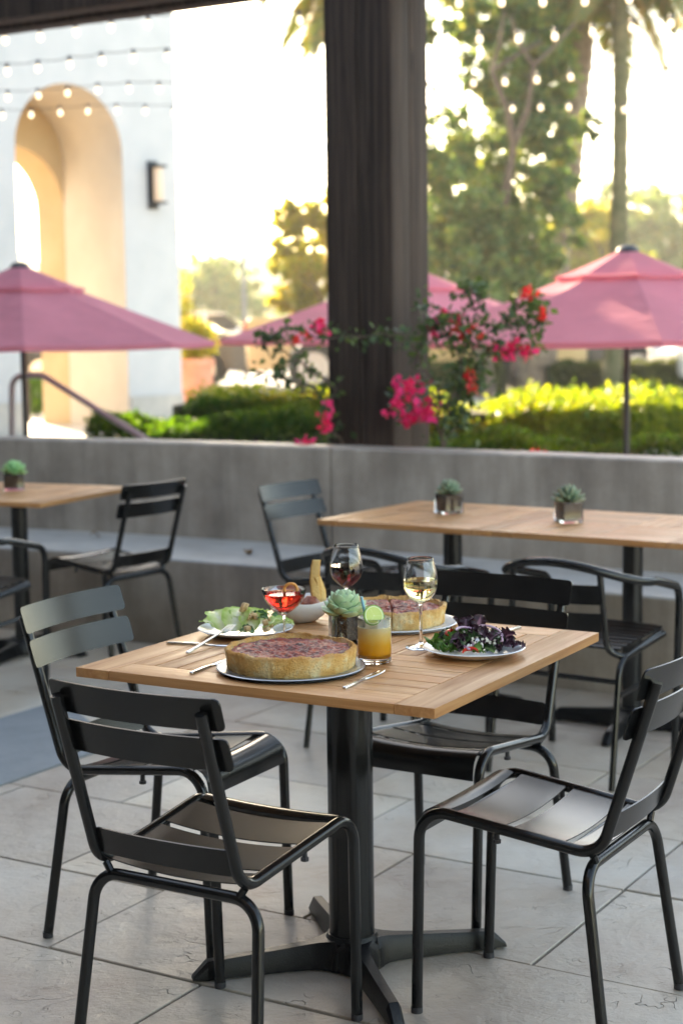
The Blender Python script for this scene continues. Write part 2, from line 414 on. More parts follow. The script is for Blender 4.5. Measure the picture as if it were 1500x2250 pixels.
# ------------------------------------------------------------------ bench wall
def curve_pts(pts, n=10):
    out = []
    P = [Vector((*p, 0)) for p in pts]
    for i in range(len(P) - 1):
        p0 = P[max(i - 1, 0)]; p1 = P[i]; p2 = P[i + 1]; p3 = P[min(i + 2, len(P) - 1)]
        for k in range(n):
            t = k / n
            out.append(.5 * ((2 * p1) + (-p0 + p2) * t + (2 * p0 - 5 * p1 + 4 * p2 - p3) * t * t + (-p0 + 3 * p1 - 3 * p2 + p3) * t ** 3))
    out.append(P[-1]); return out
def wallstrip(front, w_, z0_, z1_, b=.012):
    mb_ = MB(); n = len(front); prof = [(0, z0_), (0, z1_ - b), (b * .4, z1_ - b * .35), (b, z1_), (w_ - b, z1_), (w_, z1_ - b), (w_, z0_)]
    vs = []
    for i, p in enumerate(front):
        t = (front[min(i + 1, n - 1)] - front[max(i - 1, 0)]).normalized(); nr = Vector((-t.y, t.x, 0))
        for o, z in prof: q_ = p + nr * o; vs.append((q_.x, q_.y, z))
    m_ = len(prof); fs = [(i * m_ + j, (i + 1) * m_ + j, (i + 1) * m_ + j + 1, i * m_ + j + 1) for i in range(n - 1) for j in range(m_ - 1)]
    fs += [tuple(range(m_)), tuple((n - 1) * m_ + j for j in range(m_))]
    mb_.add(vs, fs); return mb_
back = curve_pts([(-4.576, 9.984), (-3.224, 9.485), (-1.845, 8.840), (-0.885, 8.362), (-0.125, 7.904), (0.645, 7.405), (1.430, 6.864), (2.704, 5.949), (3.952, 4.992)])
seat = curve_pts([(-4.368, 8.892), (-3.120, 8.549), (-1.685, 8.029), (-0.832, 7.561), (-0.229, 7.207), (0.468, 6.781), (1.196, 6.323), (2.288, 5.491), (3.432, 4.472)])
bw = thing('bench_wall', 'long grey concrete seat wall curving behind the tables with a lower bench ledge', 'wall', (0, 7.5, 0))
def local(o, p): o.parent = p; o.matrix_parent_inverse = Matrix.Translation(-Vector(p.location)); return o
ks_ = min(range(len(back)), key=lambda i: (back[i] - Vector((-.03, 7.85, 0))).length)
gap = (back[ks_ + 1] - back[ks_]).normalized() * .004
local(wallstrip(back[:ks_] + [back[ks_] - gap], .22, -.7, .885).build('wall_section', M['concrete']), bw)
local(wallstrip([back[ks_] + gap] + back[ks_ + 1:], .22, -.7, .885).build('wall_section', M['concrete']), bw)
mb = wallstrip(seat, .95, -.1, .408)
# bench block stops inside the wall
for i_, f_ in enumerate(mb.f): mb.m[i_] = 1 if len(f_) == 4 and all(mb.v[q_][2] > .39 for q_ in f_) else 0  # top faces take the paler concrete with overhead light in its colour
local(mb.build('bench_seat', [M['concrete'], M['ledge']]), bw)

# ------------------------------------------------------------------ pergola
pg = thing('pergola', 'dark brown timber pergola whose thick square post stands behind the seat wall', 'pergola', (.30, 8.2, 0))
C0 = Vector((.268, 8.24, 0))
def timber(name, c, d, rz=ROT, bev=.008, M4=None):
    m_ = MB(); m_.box(c, d, rz, M4=M4); o_ = m_.build(name, M['timber'], bevel=bev); return local(o_, pg)
hw = .178
for i, (a, b) in enumerate(((0, 0), (1, 0), (0, 1), (1, 1))):
    c = C0 - E1 * (.0945 + .193 * a) + E2 * (.0945 + .193 * b)
    timber('post_timber', (c.x, c.y, 1.28), (.188, .188, 3.80), bev=.006)
mb = MB(); c = C0 - E1 * .185 + E2 * .185
mb.box((c.x, c.y, 3.175), (.43, .43, .02), ROT); local(mb.build('post_cap', M['chrome'], bevel=.003), pg)
for k in (-1, 1):
    c = C0 - E1 * .185 + E2 * (.185 + k * .13) - E1 * 1.2
    timber('beam', (c.x, c.y, 3.375), (13.0, .14, .36))
for k in range(12):
    c = C0 - E1 * (5.9 - 1.0 * k) - E2 * 3.7
    timber('rafter', (c.x, c.y, 3.66), (.10, 9.0, .20))
c = C0 + E1 * 4.2 + E2 * .185; timber('post_timber', (c.x, c.y, 1.28), (.37, .37, 3.80))
c = C0 - E1 * 6.6 + E2 * .185; timber('post_timber', (c.x, c.y, 1.28), (.37, .37, 3.80))
# unseen restaurant, added dark and tall to block rear light, carries the roof
rs_ = thing('restaurant_light_block', 'unseen dark restaurant front added behind the photographer to block light, carrying the pergola roof', 'building', tuple(C0 - E2 * 8.3 - E1 * .9), ROT)
m_ = MB(); m_.box((0, -2, 3.2), (18, 4.0, 7.4)); m_.build('wall', M['resto'], rs_, smooth=False)
m_ = MB(); m_.box((-8.2, 3.3, 3.2), (.5, 6.6, 7.4)); m_.build('side_light_block', M['resto'], rs_, smooth=False)  # unseen wing added on the left to darken the black metal
for k in range(5):
    m_ = MB(); m_.box((-5.6 + 2.8 * k, .02, 1.35), (1.7, .06, 2.3)); fr_ = m_.build('window_frame', M['plastic_dark'], rs_, smooth=False)
    m_ = MB(); m_.box((-5.6 + 2.8 * k, .056, 1.35), (1.5, .01, 2.1)); m_.build('pane', M['wind'], fr_, smooth=False)

# ------------------------------------------------------------------ bistro chair
SH = dict(xb=.205, ws=.1804, zs=.4576, xr=-.1964, wr=.1704, zr=.4088, xt=-.3111, wt=.1687, zt=.7748, xf=.2173, wf=.1768, xrf=-.2294, wrf=.2181, xu=-.1754, wu=.1951, zu=.4032)
TR = .0121
def slat_mb(z0_, z1_, halfw, sag, off, zb=.409):
    m_ = MB(); N = 14
    def X(z): return -.1964 - .3135 * (z - .409)
    nrm = Vector((1, 0, .3135)).normalized()
    prof = []
    rr = .011
    def pt(y, z, th):
        x = X(z) - sag * (1 - (y / halfw) ** 2) + off
        return Vector((x, y, z)) + nrm * th
    # outline in (y,z) with rounded corners, front and back sheets
    ys = [-halfw + 2 * halfw * i / N for i in range(N + 1)]
    def zlim(y):
        d = halfw - abs(y)
        if d < rr: return rr - math.sqrt(max(0, rr * rr - (rr - d) ** 2))
        return 0
    ys = sorted(set([round(y, 5) for y in ys] + [round(s * (halfw - rr * k), 5) for s in (-1, 1) for k in (0, .15, .4, 1)]))
    vs = []; n = len(ys)
    for y in ys:
        c_ = zlim(y)
        for th in (0, .0035):
            vs.append(pt(y, z0_ + c_, th)); vs.append(pt(y, z1_ - c_, th))
    fs = []
    for i in range(n - 1):
        a, b = i * 4, (i + 1) * 4
        fs += [(a, b, b + 1, a + 1), (a + 2, a + 3, b + 3, b + 2), (a, a + 2, b + 2, b), (a + 1, b + 1, b + 3, a + 3)]
    fs += [(0, 1, 3, 2), ((n - 1) * 4, (n - 1) * 4 + 2, (n - 1) * 4 + 3, (n - 1) * 4 + 1)]
    m_.add(vs, fs); return m_
def rail_z(x):
    t = (x - SH['xr']) / (SH['xb'] - SH['xr']); return SH['zr'] + (SH['zs'] - SH['zr']) * t
def make_chair(name, label, loc, rz, group):
    t = thing(name, label, 'chair', loc, rz, group); S = SH
    for s in (1, -1):
        path = fillet([(S['xf'], s * S['wf'], 0.004), (S['xb'], s * S['ws'], S['zs']), (S['xr'], s * S['wr'], S['zr']), (S['xt'], s * S['wt'], S['zt'])], [0, .062, .06, 0], 9)
        m_ = MB(); m_.tube(path, TR, 14); m_.build('side_frame', M['black'], t, autos=50)
        m_ = MB(); m_.lathe([(.0001, 0), (.0128, 0), (.0128, .014), (.0001, .014)], 14, (S['xf'], s * S['wf'], 0)); m_.build('foot_cap', M['plastic_dark'], t)
        m_ = MB(); m_.lathe([(.0001, 0), (.0128, 0), (.0128, .014), (.0001, .014)], 14, (S['xrf'], s * S['wrf'], 0)); m_.build('foot_cap', M['plastic_dark'], t)
    path = fillet([(S['xrf'], S['wrf'], 0.004), (S['xu'] - .0, S['wu'], S['zu'] - .018), (S['xu'], -S['wu'], S['zu'] - .018), (S['xrf'], -S['wrf'], 0.004)], .06, 9)
    m_ = MB(); m_.tube(path, TR, 14); m_.build('rear_legs', M['black'], t, autos=50)
    m_ = MB()
    for s in (1, -1):   # short welds joining the rear legs to the seat rails
        m_.tube([(S['xu'] - .005, s * .155, S['zu'] - .012), (S['xu'] - .004, s * (S['wr'] - .003), S['zr'] + .0)], .008, 8)
    m_.build('weld', M['black'], t)
    slat_mb(.738, .802, .2, .024, .0200).build('back_slat', M['black'], t, bevel=0)
    slat_mb(.657, .722, .2, .024, .0200).build('back_slat', M['black'], t)
    slat_mb(.436, .492, .163, .012, .004).build('lumbar_slat', M['black'], t)
    # seat slats: slightly dished sheets between the rails; the front one rolls over the bend
    def seat(x0, x1, name_='seat_slat'):
        m2 = MB(); W = .166
        def fn(u, v):
            x = x0 + (x1 - x0) * u; y = -W + 2 * W * v
            return (x, y, rail_z(x) + .0055 - .011 * (1 - (y / W) ** 2))
        m2.grid(fn, 6, 14); return m2.build(name_, M['black'], t, solid=.0025)
    seat(-.176, -.128); seat(-.112, .0); seat(.018, .128)
    m2 = MB(); W = .168
    pr = [(.146, rail_z(.146) + .004), (.165, .459), (.182, .4555), (.196, .448), (.2055, .437), (.2105, .423), (.2125, .408), (.2135, .392)]
    def fn(u, v):
        k = u * (len(pr) - 1); i = min(int(k), len(pr) - 2); f_ = k - i
        x = pr[i][0] * (1 - f_) + pr[i + 1][0] * f_; z = pr[i][1] * (1 - f_) + pr[i + 1][1] * f_
        y = -W + 2 * W * v; dip = .009 * (1 - (y / W) ** 2) * max(0, 1 - u * 1.3)
        return (x + .002, y, z - dip)
    m2.grid(fn, 14, 14); m2.build('front_slat', M['black'], t, solid=.0025)
    m2 = MB(); m2.tube([(.137, -.168, rail_z(.137) - .012), (.137, .168, rail_z(.137) - .012)], .005, 8)
    m2.tube([(-.12, -.166, rail_z(-.12) - .012), (-.12, .166, rail_z(-.12) - .012)], .005, 8); m2.build('under_bar', M['black'], t)
    for s in (1, -1):
        m2 = MB(); m2.tube([(.03, s * .17, rail_z(.03) - .008), (.03, s * .17, rail_z(.03) - .027)], .0055, 8)
        m2.tube([(.03, s * .17, rail_z(.03) - .027), (.03, s * .17, rail_z(.03) - .034)], .0085, 8); m2.build('bumper', M['plastic_dark'], t)
    return t
GCH = 'black metal bistro chairs'
ch = make_chair('bistro_chair', 'black slat chair nearest the camera at front left, seen from behind', (-.244, 3.271, 0), 1.033, GCH)
dup(ch, (-.42, 3.951, 0), -.501, 'black slat chair at the left corner of the laid table, back slats shining grey')
dup(ch, (.425, 3.439, 0), 2.604, 'black slat chair at the right edge, its empty seat turned to the laid table')
dup(ch, (.27, 4.076, 0), -2.119, 'black slat chair tucked behind the laid table, nearest the mixed salad')
dup(ch, (-1.043, 7.301, 0), 2.492, 'black slat chair at the table by the wall on the left, seen from behind')
dup(ch, (.014, 6.827, 0), -.656, 'black slat chair with grey shining back between the bench and the joined tables')

# ------------------------------------------------------------------ armchair
def make_armchair(label, loc, rz):
    t = thing('armchair', label, 'armchair', loc, rz, 'black tubular armchairs'); r = .0125
    H_ = .70; Wd = .285
    pts = []
    for k in range(25):
        a = PI / 2 + PI * k / 24
        pts.append(Vector((-.02 + .27 * math.cos(a), Wd * math.sin(a), H_ - .058 + .074 * math.cos(a) ** 2)))
    L = [Vector((.20, Wd - .005, .655)), Vector((.10, Wd, .672))]
    Rr = [Vector((.10, -Wd, .672)), Vector((.20, -Wd + .005, .655))]
    legL = fillet([(.235, .255, .004), (.245, Wd - .02, .585), (.06, Wd, .632)], [0, .07, 0], 8)
    full = legL[:-1] + pts + [Vector((p.x, -p.y, p.z)) for p in reversed(legL[:-1])]
    m_ = MB(); m_.tube(full, r * 1.15, 12); m_.build('arm_frame', M['black'], t)
    for s in (1, -1):
        m_ = MB(); m_.tube(fillet([(-.236, s * .17, .688), (-.215, s * .19, .435), (-.17, s * .235, .41), (.16, s * .24, .44)], [0, .05, .05, 0], 6), .0115, 10)
        m_.build('back_upright', M['black'], t)
        m_ = MB(); m_.tube(fillet([(-.29, s * .245, .004), (-.215, s * .238, .405), (.19, s * .232, .452), (.205, 0, .452)], [0, .07, .06, 0], 7), .0115, 10)
        m_.build('seat_frame', M['black'], t)
        m_ = MB(); m_.tube([(-.235, s * .246, .30), (.24, s * .262, .33)], .009, 8); m_.build('stretcher', M['black'], t)
    m_ = MB(); m_.tube([(-.225, -.243, .34), (-.225, .243, .34)], .009, 8); m_.build('stretcher', M['black'], t)
    for z_, h_ in ((.615, .062), (.525, .062)):
        m_ = MB()
        def fn(u, v):
            y = -.175 + .35 * v; return (-.235 - .09 * (z_ - .5) - .035 * (1 - (y / .175) ** 2), y, z_ - h_ / 2 + h_ * u)
        m_.grid(fn, 3, 12); m_.build('back_slat', M['black'], t, solid=.004)
    for k in range(8):
        x = -.17 + k * .047; m_ = MB()
        def fn(u, v):
            y = -.228 + .456 * v; xx = x - .018 + .036 * u
            return (xx, y, .428 + .06 * (xx + .17) + .014 + .004 * math.sin(u * PI))
        m_.grid(fn, 4, 6); m_.build('seat_slat', M['black'], t, solid=.008)
    return t
ac = make_armchair('black tubular armchair at right drawn up to the right of the joined wooden tables', (.80, 5.38, 0), .97)
ac.scale = (.9, .9, 1)
dup(ac, (.20, 5.70, 0), .92, 'black tubular armchair half hidden behind the wine glasses, drawn up to the left joined table')
dup(ac, (-1.52, 6.56, 0), 1.05, 'black tubular armchair cut off by the left edge, at the table by the wall')

# ------------------------------------------------------------------ tables
def make_table(name, label, loc, rz, group, side, colr, baserot, arm=.37, topz=.74):
    t = thing(name, label, 'table', loc, rz, group)
    h = side / 2; fw = .088; th = .021
    m_ = MB(); g = .0012; zc = topz - th / 2
    # frame boards: two run full length, two butt between them
    for s in (-1, 1):
        m_.box((0, s * (h - fw / 2), zc), (side - 2 * fw - g * 2, fw, th), mi=0)
        m_.box((s * (h - fw / 2), 0, zc), (fw, side, th), mi=1)
    inner = side - 2 * fw; q_ = inner / 2; nb = 6; bw_ = q_ / nb
    for qx in (-1, 1):
        for qy in (-1, 1):
            along = 0 if qx * qy < 0 else 1
            cx, cy = qx * q_ / 2, qy * q_ / 2
            for k in range(nb):
                o_ = -q_ / 2 + bw_ * (k + .5); gg = .0032
                if along == 0: m_.box((cx, cy + o_, zc), (q_ - gg, bw_ - gg, th), mi=0)
                else: m_.box((cx + o_, cy, zc), (bw_ - gg, q_ - gg, th), mi=1)
    m_.box((0, 0, topz - th - .006), (inner + .02, inner + .02, .008), mi=0)
    m_.build('tabletop', [M['teak_x'], M['teak_y']], t, bevel=.0012)
    m_ = MB()
    m_.lathe([(.0001, topz - th - .011), (.19, topz - th - .011), (.19, topz - th - .016), (colr, topz - th - .02), (colr, .075), (.0001, .075)], 40)
    m_.build('pedestal', M['black'], t, autos=35)
    # cross base: four arms, the inner corners curved like a casting
    m_ = MB()
    prof = []
    for k in range(4):
        a = baserot - rz + k * PI / 2; ca, sa = math.cos(a), math.sin(a)
        segs = [(0, .056, .070), (.05, .056, .070), (.062, .042, .068), (.080, .029, .066), (.105, .022, .063), (.16, .0185, .058), (.27, .017, .050), (arm - .03, .0165, .046), (arm + .002, .0145, .014), (arm + .004, .012, .008)]
        vs = []; fs = []
        for (d_, hw_, z_) in segs:
            for (yy, zz) in ((-hw_ * 1.12, .006), (-hw_, z_ * .72), (-hw_ * .62, z_), (hw_ * .62, z_), (hw_, z_ * .72), (hw_ * 1.12, .006)):
                vs.append((d_ * ca - yy * sa, d_ * sa + yy * ca, zz))
        for i in range(len(segs) - 1):
            for j in range(6): fs.append((i * 6 + j, i * 6 + (j + 1) % 6, (i + 1) * 6 + (j + 1) % 6, (i + 1) * 6 + j))
        fs.append(tuple((len(segs) - 1) * 6 + j for j in range(6)))
        m_.add(vs, fs)
    m_.lathe([(.0001, .004), (.060, .004), (.062, .066), (.056, .078), (.0001, .079)], 32)
    m_.build('cross_base', M['black_rough'], t, autos=28)
    for k in range(4):
        a = baserot - rz + k * PI / 2; m_ = MB()
        m_.lathe([(.0001, 0), (.011, 0), (.012, .008), (.0001, .008)], 12, ((arm - .03) * math.cos(a), (arm - .03) * math.sin(a), 0)); m_.build('levelling_foot', M['rubber'], t)
    return t
make_table('dining_table', 'square teak slat table in front laid with two deep pizzas, salads and drinks', (.0118, 3.6757, 0), ROT + .0215, None, .8666, .0522, 3.3928)
GT = 'square teak tables along the wall'
tb = make_table('square_table', 'square teak table forming the left half of the two joined tables', (.425, 6.29, 0), ROT - .05, GT, .745, .0365, 1.1, .31)
dup(tb, (.425 + .7455 * math.cos(ROT - .05), 6.29 + .7455 * math.sin(ROT - .05), 0), ROT - .05, 'square teak table at the right edge, right half of the two joined tables')
dup(tb, (-1.452, 7.39, 0), -.42, 'square teak table cut off by the left edge before the seat wall')

# ------------------------------------------------------------------ succulents
def petal(mb_, base, dirn, up, L, W, T):
    """plump pointed succulent leaf"""
    d_ = dirn.normalized(); s_ = d_.cross(up).normalized(); n_ = s_.cross(d_).normalized(); nu, nv = 7, 8; vs = []
    for i in range(nu + 1):
        t = i / nu; w_ = W * (math.sin(PI * min(1, t * .62 + .16)) ** .9) * (1 - max(0, t - .8) ** 1 * 4.6); w_ = max(w_, .0004)
        if t > .97: w_ = .0004
        c = base + d_ * L * t + n_ * (L * .30 * t * t)
        for j in range(nv):
            a = 2 * PI * j / nv
            vs.append(c + s_ * w_ * math.cos(a) + n_ * (T * w_ / W * math.sin(a) * (.6 if math.sin(a) > 0 else 1)))
    fs = [(i * nv + j, i * nv + (j + 1) % nv, (i + 1) * nv + (j + 1) % nv, (i + 1) * nv + j) for i in range(nu) for j in range(nv)]
    fs.append(tuple(nu * nv + j for j in range(nv))); mb_.add(vs, fs)
def mk_succ(name, base, tip):
    m = mat(name, base, .48, spec=.35, sss=.12); t = NT(m); g = t.n('ShaderNodeNewGeometry')
    c = t.ramp(g.outputs['Random Per Island'], [(0, base), (1, tuple(x * 1.35 for x in base))])
    c = t.mix(t.ramp(t.noise(t.coords(), 14, 3), [(.42, (0,) * 3), (.7, (.8,) * 3)]), c, tip)
    t.l(c, t.b.inputs['Base Color']); return m
M['succ_a'] = mk_succ('pale_green_succulent', (.36, .50, .31), (.56, .60, .30))
M['succ_b'] = mk_succ('grey_green_succulent', (.17, .25, .17), (.30, .17, .10))
M['succ_c'] = mk_succ('bright_green_succulent', (.20, .42, .20), (.36, .50, .14))
def succulent(kind, label, loc, rz, mat_, r=.05, n=44, pot=.031, ph=.068, soil='soil', petalw=.26, gr=None):
    t = thing('potted_succulent', label, 'potted plant', loc, rz, gr)
    m_ = MB(); a, b = pot, pot - .004; zb = .010
    def sq(k, z, rr=.004):
        out = []
        for (sx, sy) in ((1, 1), (-1, 1), (-1, -1), (1, -1)):
            for q_ in range(3):
                an = math.atan2(sy, sx) - PI / 4 + PI / 4 * q_
                out.append((sx * (k - rr) + rr * math.cos(an), sy * (k - rr) + rr * math.sin(an), z))
        return out
    rings = [sq(a * .97, 0), sq(a, .003), sq(a, ph), sq(b, ph), sq(b, zb), sq(b * .9, zb - .001)]
    vs = sum(rings, []); fs = []
    for i in range(len(rings) - 1):
        for j in range(12): fs.append((i * 12 + j, i * 12 + (j + 1) % 12, (i + 1) * 12 + (j + 1) % 12, (i + 1) * 12 + j))
    fs.append(tuple(range(11, -1, -1))); fs.append(tuple(60 + j for j in range(12)))
    m_.add(vs, fs); m_.build('glass_pot', M['glass'], t, autos=30)
    m_ = MB(); k = b - .0008
    vs = sum([sq(k, zb + .001), sq(k, ph - .004)], []); N = 12
    m_.add(vs + [(0, 0, ph + .003)], [(j, (j + 1) % 12, 12 + (j + 1) % 12, 12 + j) for j in range(12)] + [tuple(range(11, -1, -1))] + [(12 + j, 12 + (j + 1) % 12, 24) for j in range(12)])
    m_.build('soil', M[soil], t, smooth=False)
    m_ = MB(); rg_ = random.Random(kind)
    m_.tube([(0, 0, ph - .01), (0, 0, ph + .022)], [.009, .006], 8)
    for i in range(n):
        f_ = i / n; az = i * 2.39996; el = R(-8 + 84 * f_ ** 1.15) + rg_.uniform(-.08, .08)
        d_ = Vector((math.cos(az) * math.cos(el), math.sin(az) * math.cos(el), math.sin(el)))
        L = r * (1.0 - .5 * f_) * rg_.uniform(.9, 1.1); b0 = Vector((0, 0, ph + .004 + .018 * f_)) + d_ * r * .12
        petal(m_, b0, d_, Vector((0, 0, 1)) if el < 1.2 else Vector((math.cos(az), math.sin(az), .3)), L, r * petalw * (1 - .35 * f_), r * .15)
    m_.build('rosette', mat_, t, autos=70)
    return t
succulent(1, 'plump pale green succulent in a square glass pot in the middle of the laid table', (.004, 3.755, .74), .25, M['succ_a'], .056, 40, .0315, .066, petalw=.36)
succulent(2, 'grey green succulent in a glass pot on the left one of the joined tables', (.415, 6.34, .74), .5, M['succ_b'], .055, 40, .041, .075, 'soil2', .2, 'succulents in glass pots on the tables behind')
succulent(3, 'spiky succulent in a glass pot on the right one of the joined tables', (.832, 6.015, .74), .3, M['succ_b'], .062, 34, .041, .075, 'soil2', .17, 'succulents in glass pots on the tables behind')
succulent(4, 'bright green succulent in a glass pot on the table at the left edge', (-1.49, 7.49, .74), .2, M['succ_c'], .062, 34, .045, .075, 'soil2', .26, 'succulents in glass pots on the tables behind')

# ------------------------------------------------------------------ food
TZ = .7402
def mk_crust():
    m = mat('baked_crust', (.6, .38, .14), .75, spec=.25); t = NT(m); v = t.coords()
    n1 = t.noise(v, 28, 5, .6); n2 = t.noise(v, 190, 4, .7); n3 = t.noise(v, 420, 3, .7)
    c = t.ramp(n1, [(.34, (.78, .40, .11)), (.5, (.94, .60, .23)), (.66, (.97, .79, .46))])
    g = t.n('ShaderNodeSeparateXYZ'); t.l(t.coords(), g.inputs[0])
    top = t.ramp(g.outputs[2], [(.034, (0,) * 3), (.049, (1,) * 3)])
    c = t.mix(t.math('MULTIPLY', top, .75), c, (.52, .19, .04))
    c = t.mix(t.ramp(n2, [(.58, (0,) * 3), (.75, (.65,) * 3)]), c, (.42, .2, .045))
    c = t.mix(t.ramp(n3, [(.66, (0,) * 3), (.75, (.7,) * 3)]), c, (.24, .1, .03))
    t.l(c, t.b.inputs['Base Color'])
    t.l(t.bump(t.math('ADD', n2, t.math('MULTIPLY', n3, .6)), 1.0, .006), t.b.inputs['Normal']); return m
def mk_sauce():
    m = mat('tomato_topping', (.3, .06, .05), .4, spec=.35); t = NT(m); v = t.coords()
    n1 = t.noise(v, 42, 6, .7); n2 = t.noise(v, 20, 5, .7, .8); n3 = t.noise(v, 240, 3, .7)
    c = t.ramp(n1, [(.38, (.05, .008, .010)), (.5, (.22, .024, .018)), (.62, (.46, .085, .03))])
    c = t.mix(t.ramp(n2, [(.55, (0,) * 3), (.66, (.45,) * 3)]), c, (.52, .26, .17))
    c = t.mix(t.ramp(n3, [(.62, (0,) * 3), (.70, (.75,) * 3)]), c, (.62, .48, .38))
    t.l(c, t.b.inputs['Base Color'])
    t.l(t.bump(t.math('ADD', n1, t.math('MULTIPLY', n3, .25)), .9, .006), t.b.inputs['Normal'])
    t.l(t.ramp(n1, [(.3, (.25,) * 3), (.7, (.55,) * 3)]), t.b.inputs['Roughness']); return m
M['crust'] = mk_crust(); M['sauce'] = mk_sauce()
def nz(x, y, z, s): return noise.noise(Vector((x * s, y * s, z * s)))
def pizza(name, label, loc, rz, r, h, cut=None, seed=0):
    t = thing(name, label, 'pizza', loc, rz, 'deep dish pizzas')
    m_ = MB(); wl = .0095
    prof = [(.0001, 0), (r * .955, 0), (r * .968, .004), (r * .975, h * .25), (r * .985, h * .5), (r * .993, h * .75), (r, h * .93), (r - .003, h * 1.0), (r - .008, h * 1.02), (r - wl + .0005, h * .99), (r - wl - .0005, h * .90), (r - wl - .002, h * .7), (r - wl - .004, h * .55)]
    def wob(a, rr, z):
        if rr < r * .5: return 0
        w_ = .0040 * nz(math.cos(a) * 1.0, math.sin(a), z * 6 + seed, 4) + .0022 * nz(math.cos(a), math.sin(a), z * 24 + seed, 16)
        if cut is not None:
            for c_ in cut:
                d_ = (a - c_ + PI) % (2 * PI) - PI
                if abs(d_) < .012 and z > .004: w_ -= .009 * (1 - abs(d_) / .012)
        return w_
    n = 420
    m_.lathe(prof, n, wob=wob)
    # uneven top edge
    for i, p in enumerate(m_.v):
        a = math.atan2(p[1], p[0]); rr = math.hypot(p[0], p[1])
        if p[2] > h * .8: m_.v[i] = (p[0], p[1], p[2] + .0055 * nz(math.cos(a), math.sin(a), seed + 2, 4) + .0022 * nz(math.cos(a), math.sin(a), seed, 22))
    m_.build('crust', M['crust'], t, autos=60)
    m_ = MB(); R_ = r - wl + .0015; nr, na = 46, 150; vs = []
    for i in range(nr + 1):
        for k in range(na):
            rr = R_ * (i / nr); a = 2 * PI * k / na; x, y = rr * math.cos(a), rr * math.sin(a)
            z = h * .83 + .0045 * nz(x, y, seed, 45) + .0036 * nz(x, y, seed + 3, 120) + .0016 * abs(nz(x, y, seed + 5, 260))
            edge = max(0, (rr / R_ - .9)) * .03; z -= edge
            if cut is not None:
                for c_ in cut:
                    d_ = abs(math.sin(a - c_)) * rr
                    if d_ < .004 and math.cos(a - c_) > 0: z -= .010 * (1 - d_ / .004)
            vs.append((x, y, z))
    fs = [(i * na + k, i * na + (k + 1) % na, (i + 1) * na + (k + 1) % na, (i + 1) * na + k) for i in range(nr) for k in range(na)]
    m_.add(vs, fs); m_.build('tomato_filling', M['sauce'], t, autos=80)
    return t
def plate(name, label, cat, loc, r, h, material, foot=.55, sx=1, sy=1, rz=0, inner_mat=None):
    m_ = MB(); t_ = .0032
    prof = [(.0001, .002), (r * foot, .0), (r * foot + .003, .0015), (r * .80, h * .42), (r - .002, h - .001), (r, h), (r - .0018, h + .0015), (r - .006, h), (r * .80, h * .42 + t_), (r * (foot + .04), .0045), (.0001, .0045)]
    m_.lathe(prof, 96, sx=sx, sy=sy)
    o = m_.build(name, material, smooth=True, autos=50); o.location = loc; o.rotation_euler = (0, 0, rz); return tag(o, label, cat)
plate('pizza_pan', 'round aluminium pan under the front pizza', 'pan', (-.112, 3.462, TZ), .1595, .009, M['pan'], .93)
pizza('deep_dish_pizza', 'whole deep dish pizza on a metal pan at the front of the laid table', (-.112, 3.468, TZ + .0052), .3, .1405, .045, None, 0)
plate('serving_plate', 'thin pale round plate under the rear sliced pizza', 'plate', (.128, 3.972, TZ), .152, .009, M['china'], .9)
pizza('deep_dish_pizza', 'deep dish pizza cut into slices at the back of the laid table behind the glasses', (.120, 3.985, TZ + .0052), 0, .133, .043, (4.68, 1.6, 3.3, .2), 9)

# salads ------------------------------------------------------------
def mk_lettuce(name, rib, blade, edge):
    m = mat(name, blade, .42, spec=.4); t = NT(m)
    uv = t.n('ShaderNodeTexCoord'); at_ = t.n('ShaderNodeAttribute'); at_.attribute_name = 'across'
    n = t.noise(t.coords(), 90, 4)
    f_ = t.math('ADD', at_.outputs['Fac'], t.math('MULTIPLY', t.math('SUBTRACT', n, .5), .5))
    c = t.ramp(f_, [(.08, rib), (.35, blade), (.85, edge)])
    t.l(c, t.b.inputs['Base Color'])
    tb_ = t.n('ShaderNodeBsdfTranslucent'); ms = t.n('ShaderNodeMixShader'); ms.inputs[0].default_value = .3
    t.l(c, tb_.inputs[0]); t.l(t.b.outputs[0], ms.inputs[1]); t.l(tb_.outputs[0], ms.inputs[2]); t.l(ms.outputs[0], t.t.nodes['Material Output'].inputs[0])
    t.l(t.bump(t.noise(t.coords(), 160, 3), .5, .002), t.b.inputs['Normal'])
    return m
M['romaine'] = mk_lettuce('romaine', (.88, .88, .70), (.72, .77, .38), (.42, .58, .13))
M['romaine_dark'] = mk_lettuce('dark_romaine', (.42, .52, .30), (.12, .26, .09), (.05, .14, .05))
M['red_leaf'] = mk_lettuce('purple_leaf', (.32, .17, .23), (.05, .014, .028), (.028, .008, .016))
M['green_leaf'] = mk_lettuce('frilly_green_leaf', (.30, .42, .12), (.11, .25, .03), (.06, .16, .02))
M['spinach'] = mk_lettuce('spinach_leaf', (.16, .24, .08), (.03, .075, .02), (.02, .05, .015))
M['crouton'] = varied('toasted_crouton', (.55, .33, .13), (.74, .55, .32), 60, .8, .6, 200, .003)
M['onion'] = varied('red_onion', (.42, .20, .32), (.70, .52, .62), 50, .25, spec=.6)
M['tomato'] = mat('tomato', (.62, .035, .02), .2, spec=.6)
M['cheese'] = varied('crumbled_cheese', (.74, .70, .58), (.82, .79, .70), 80, .7)
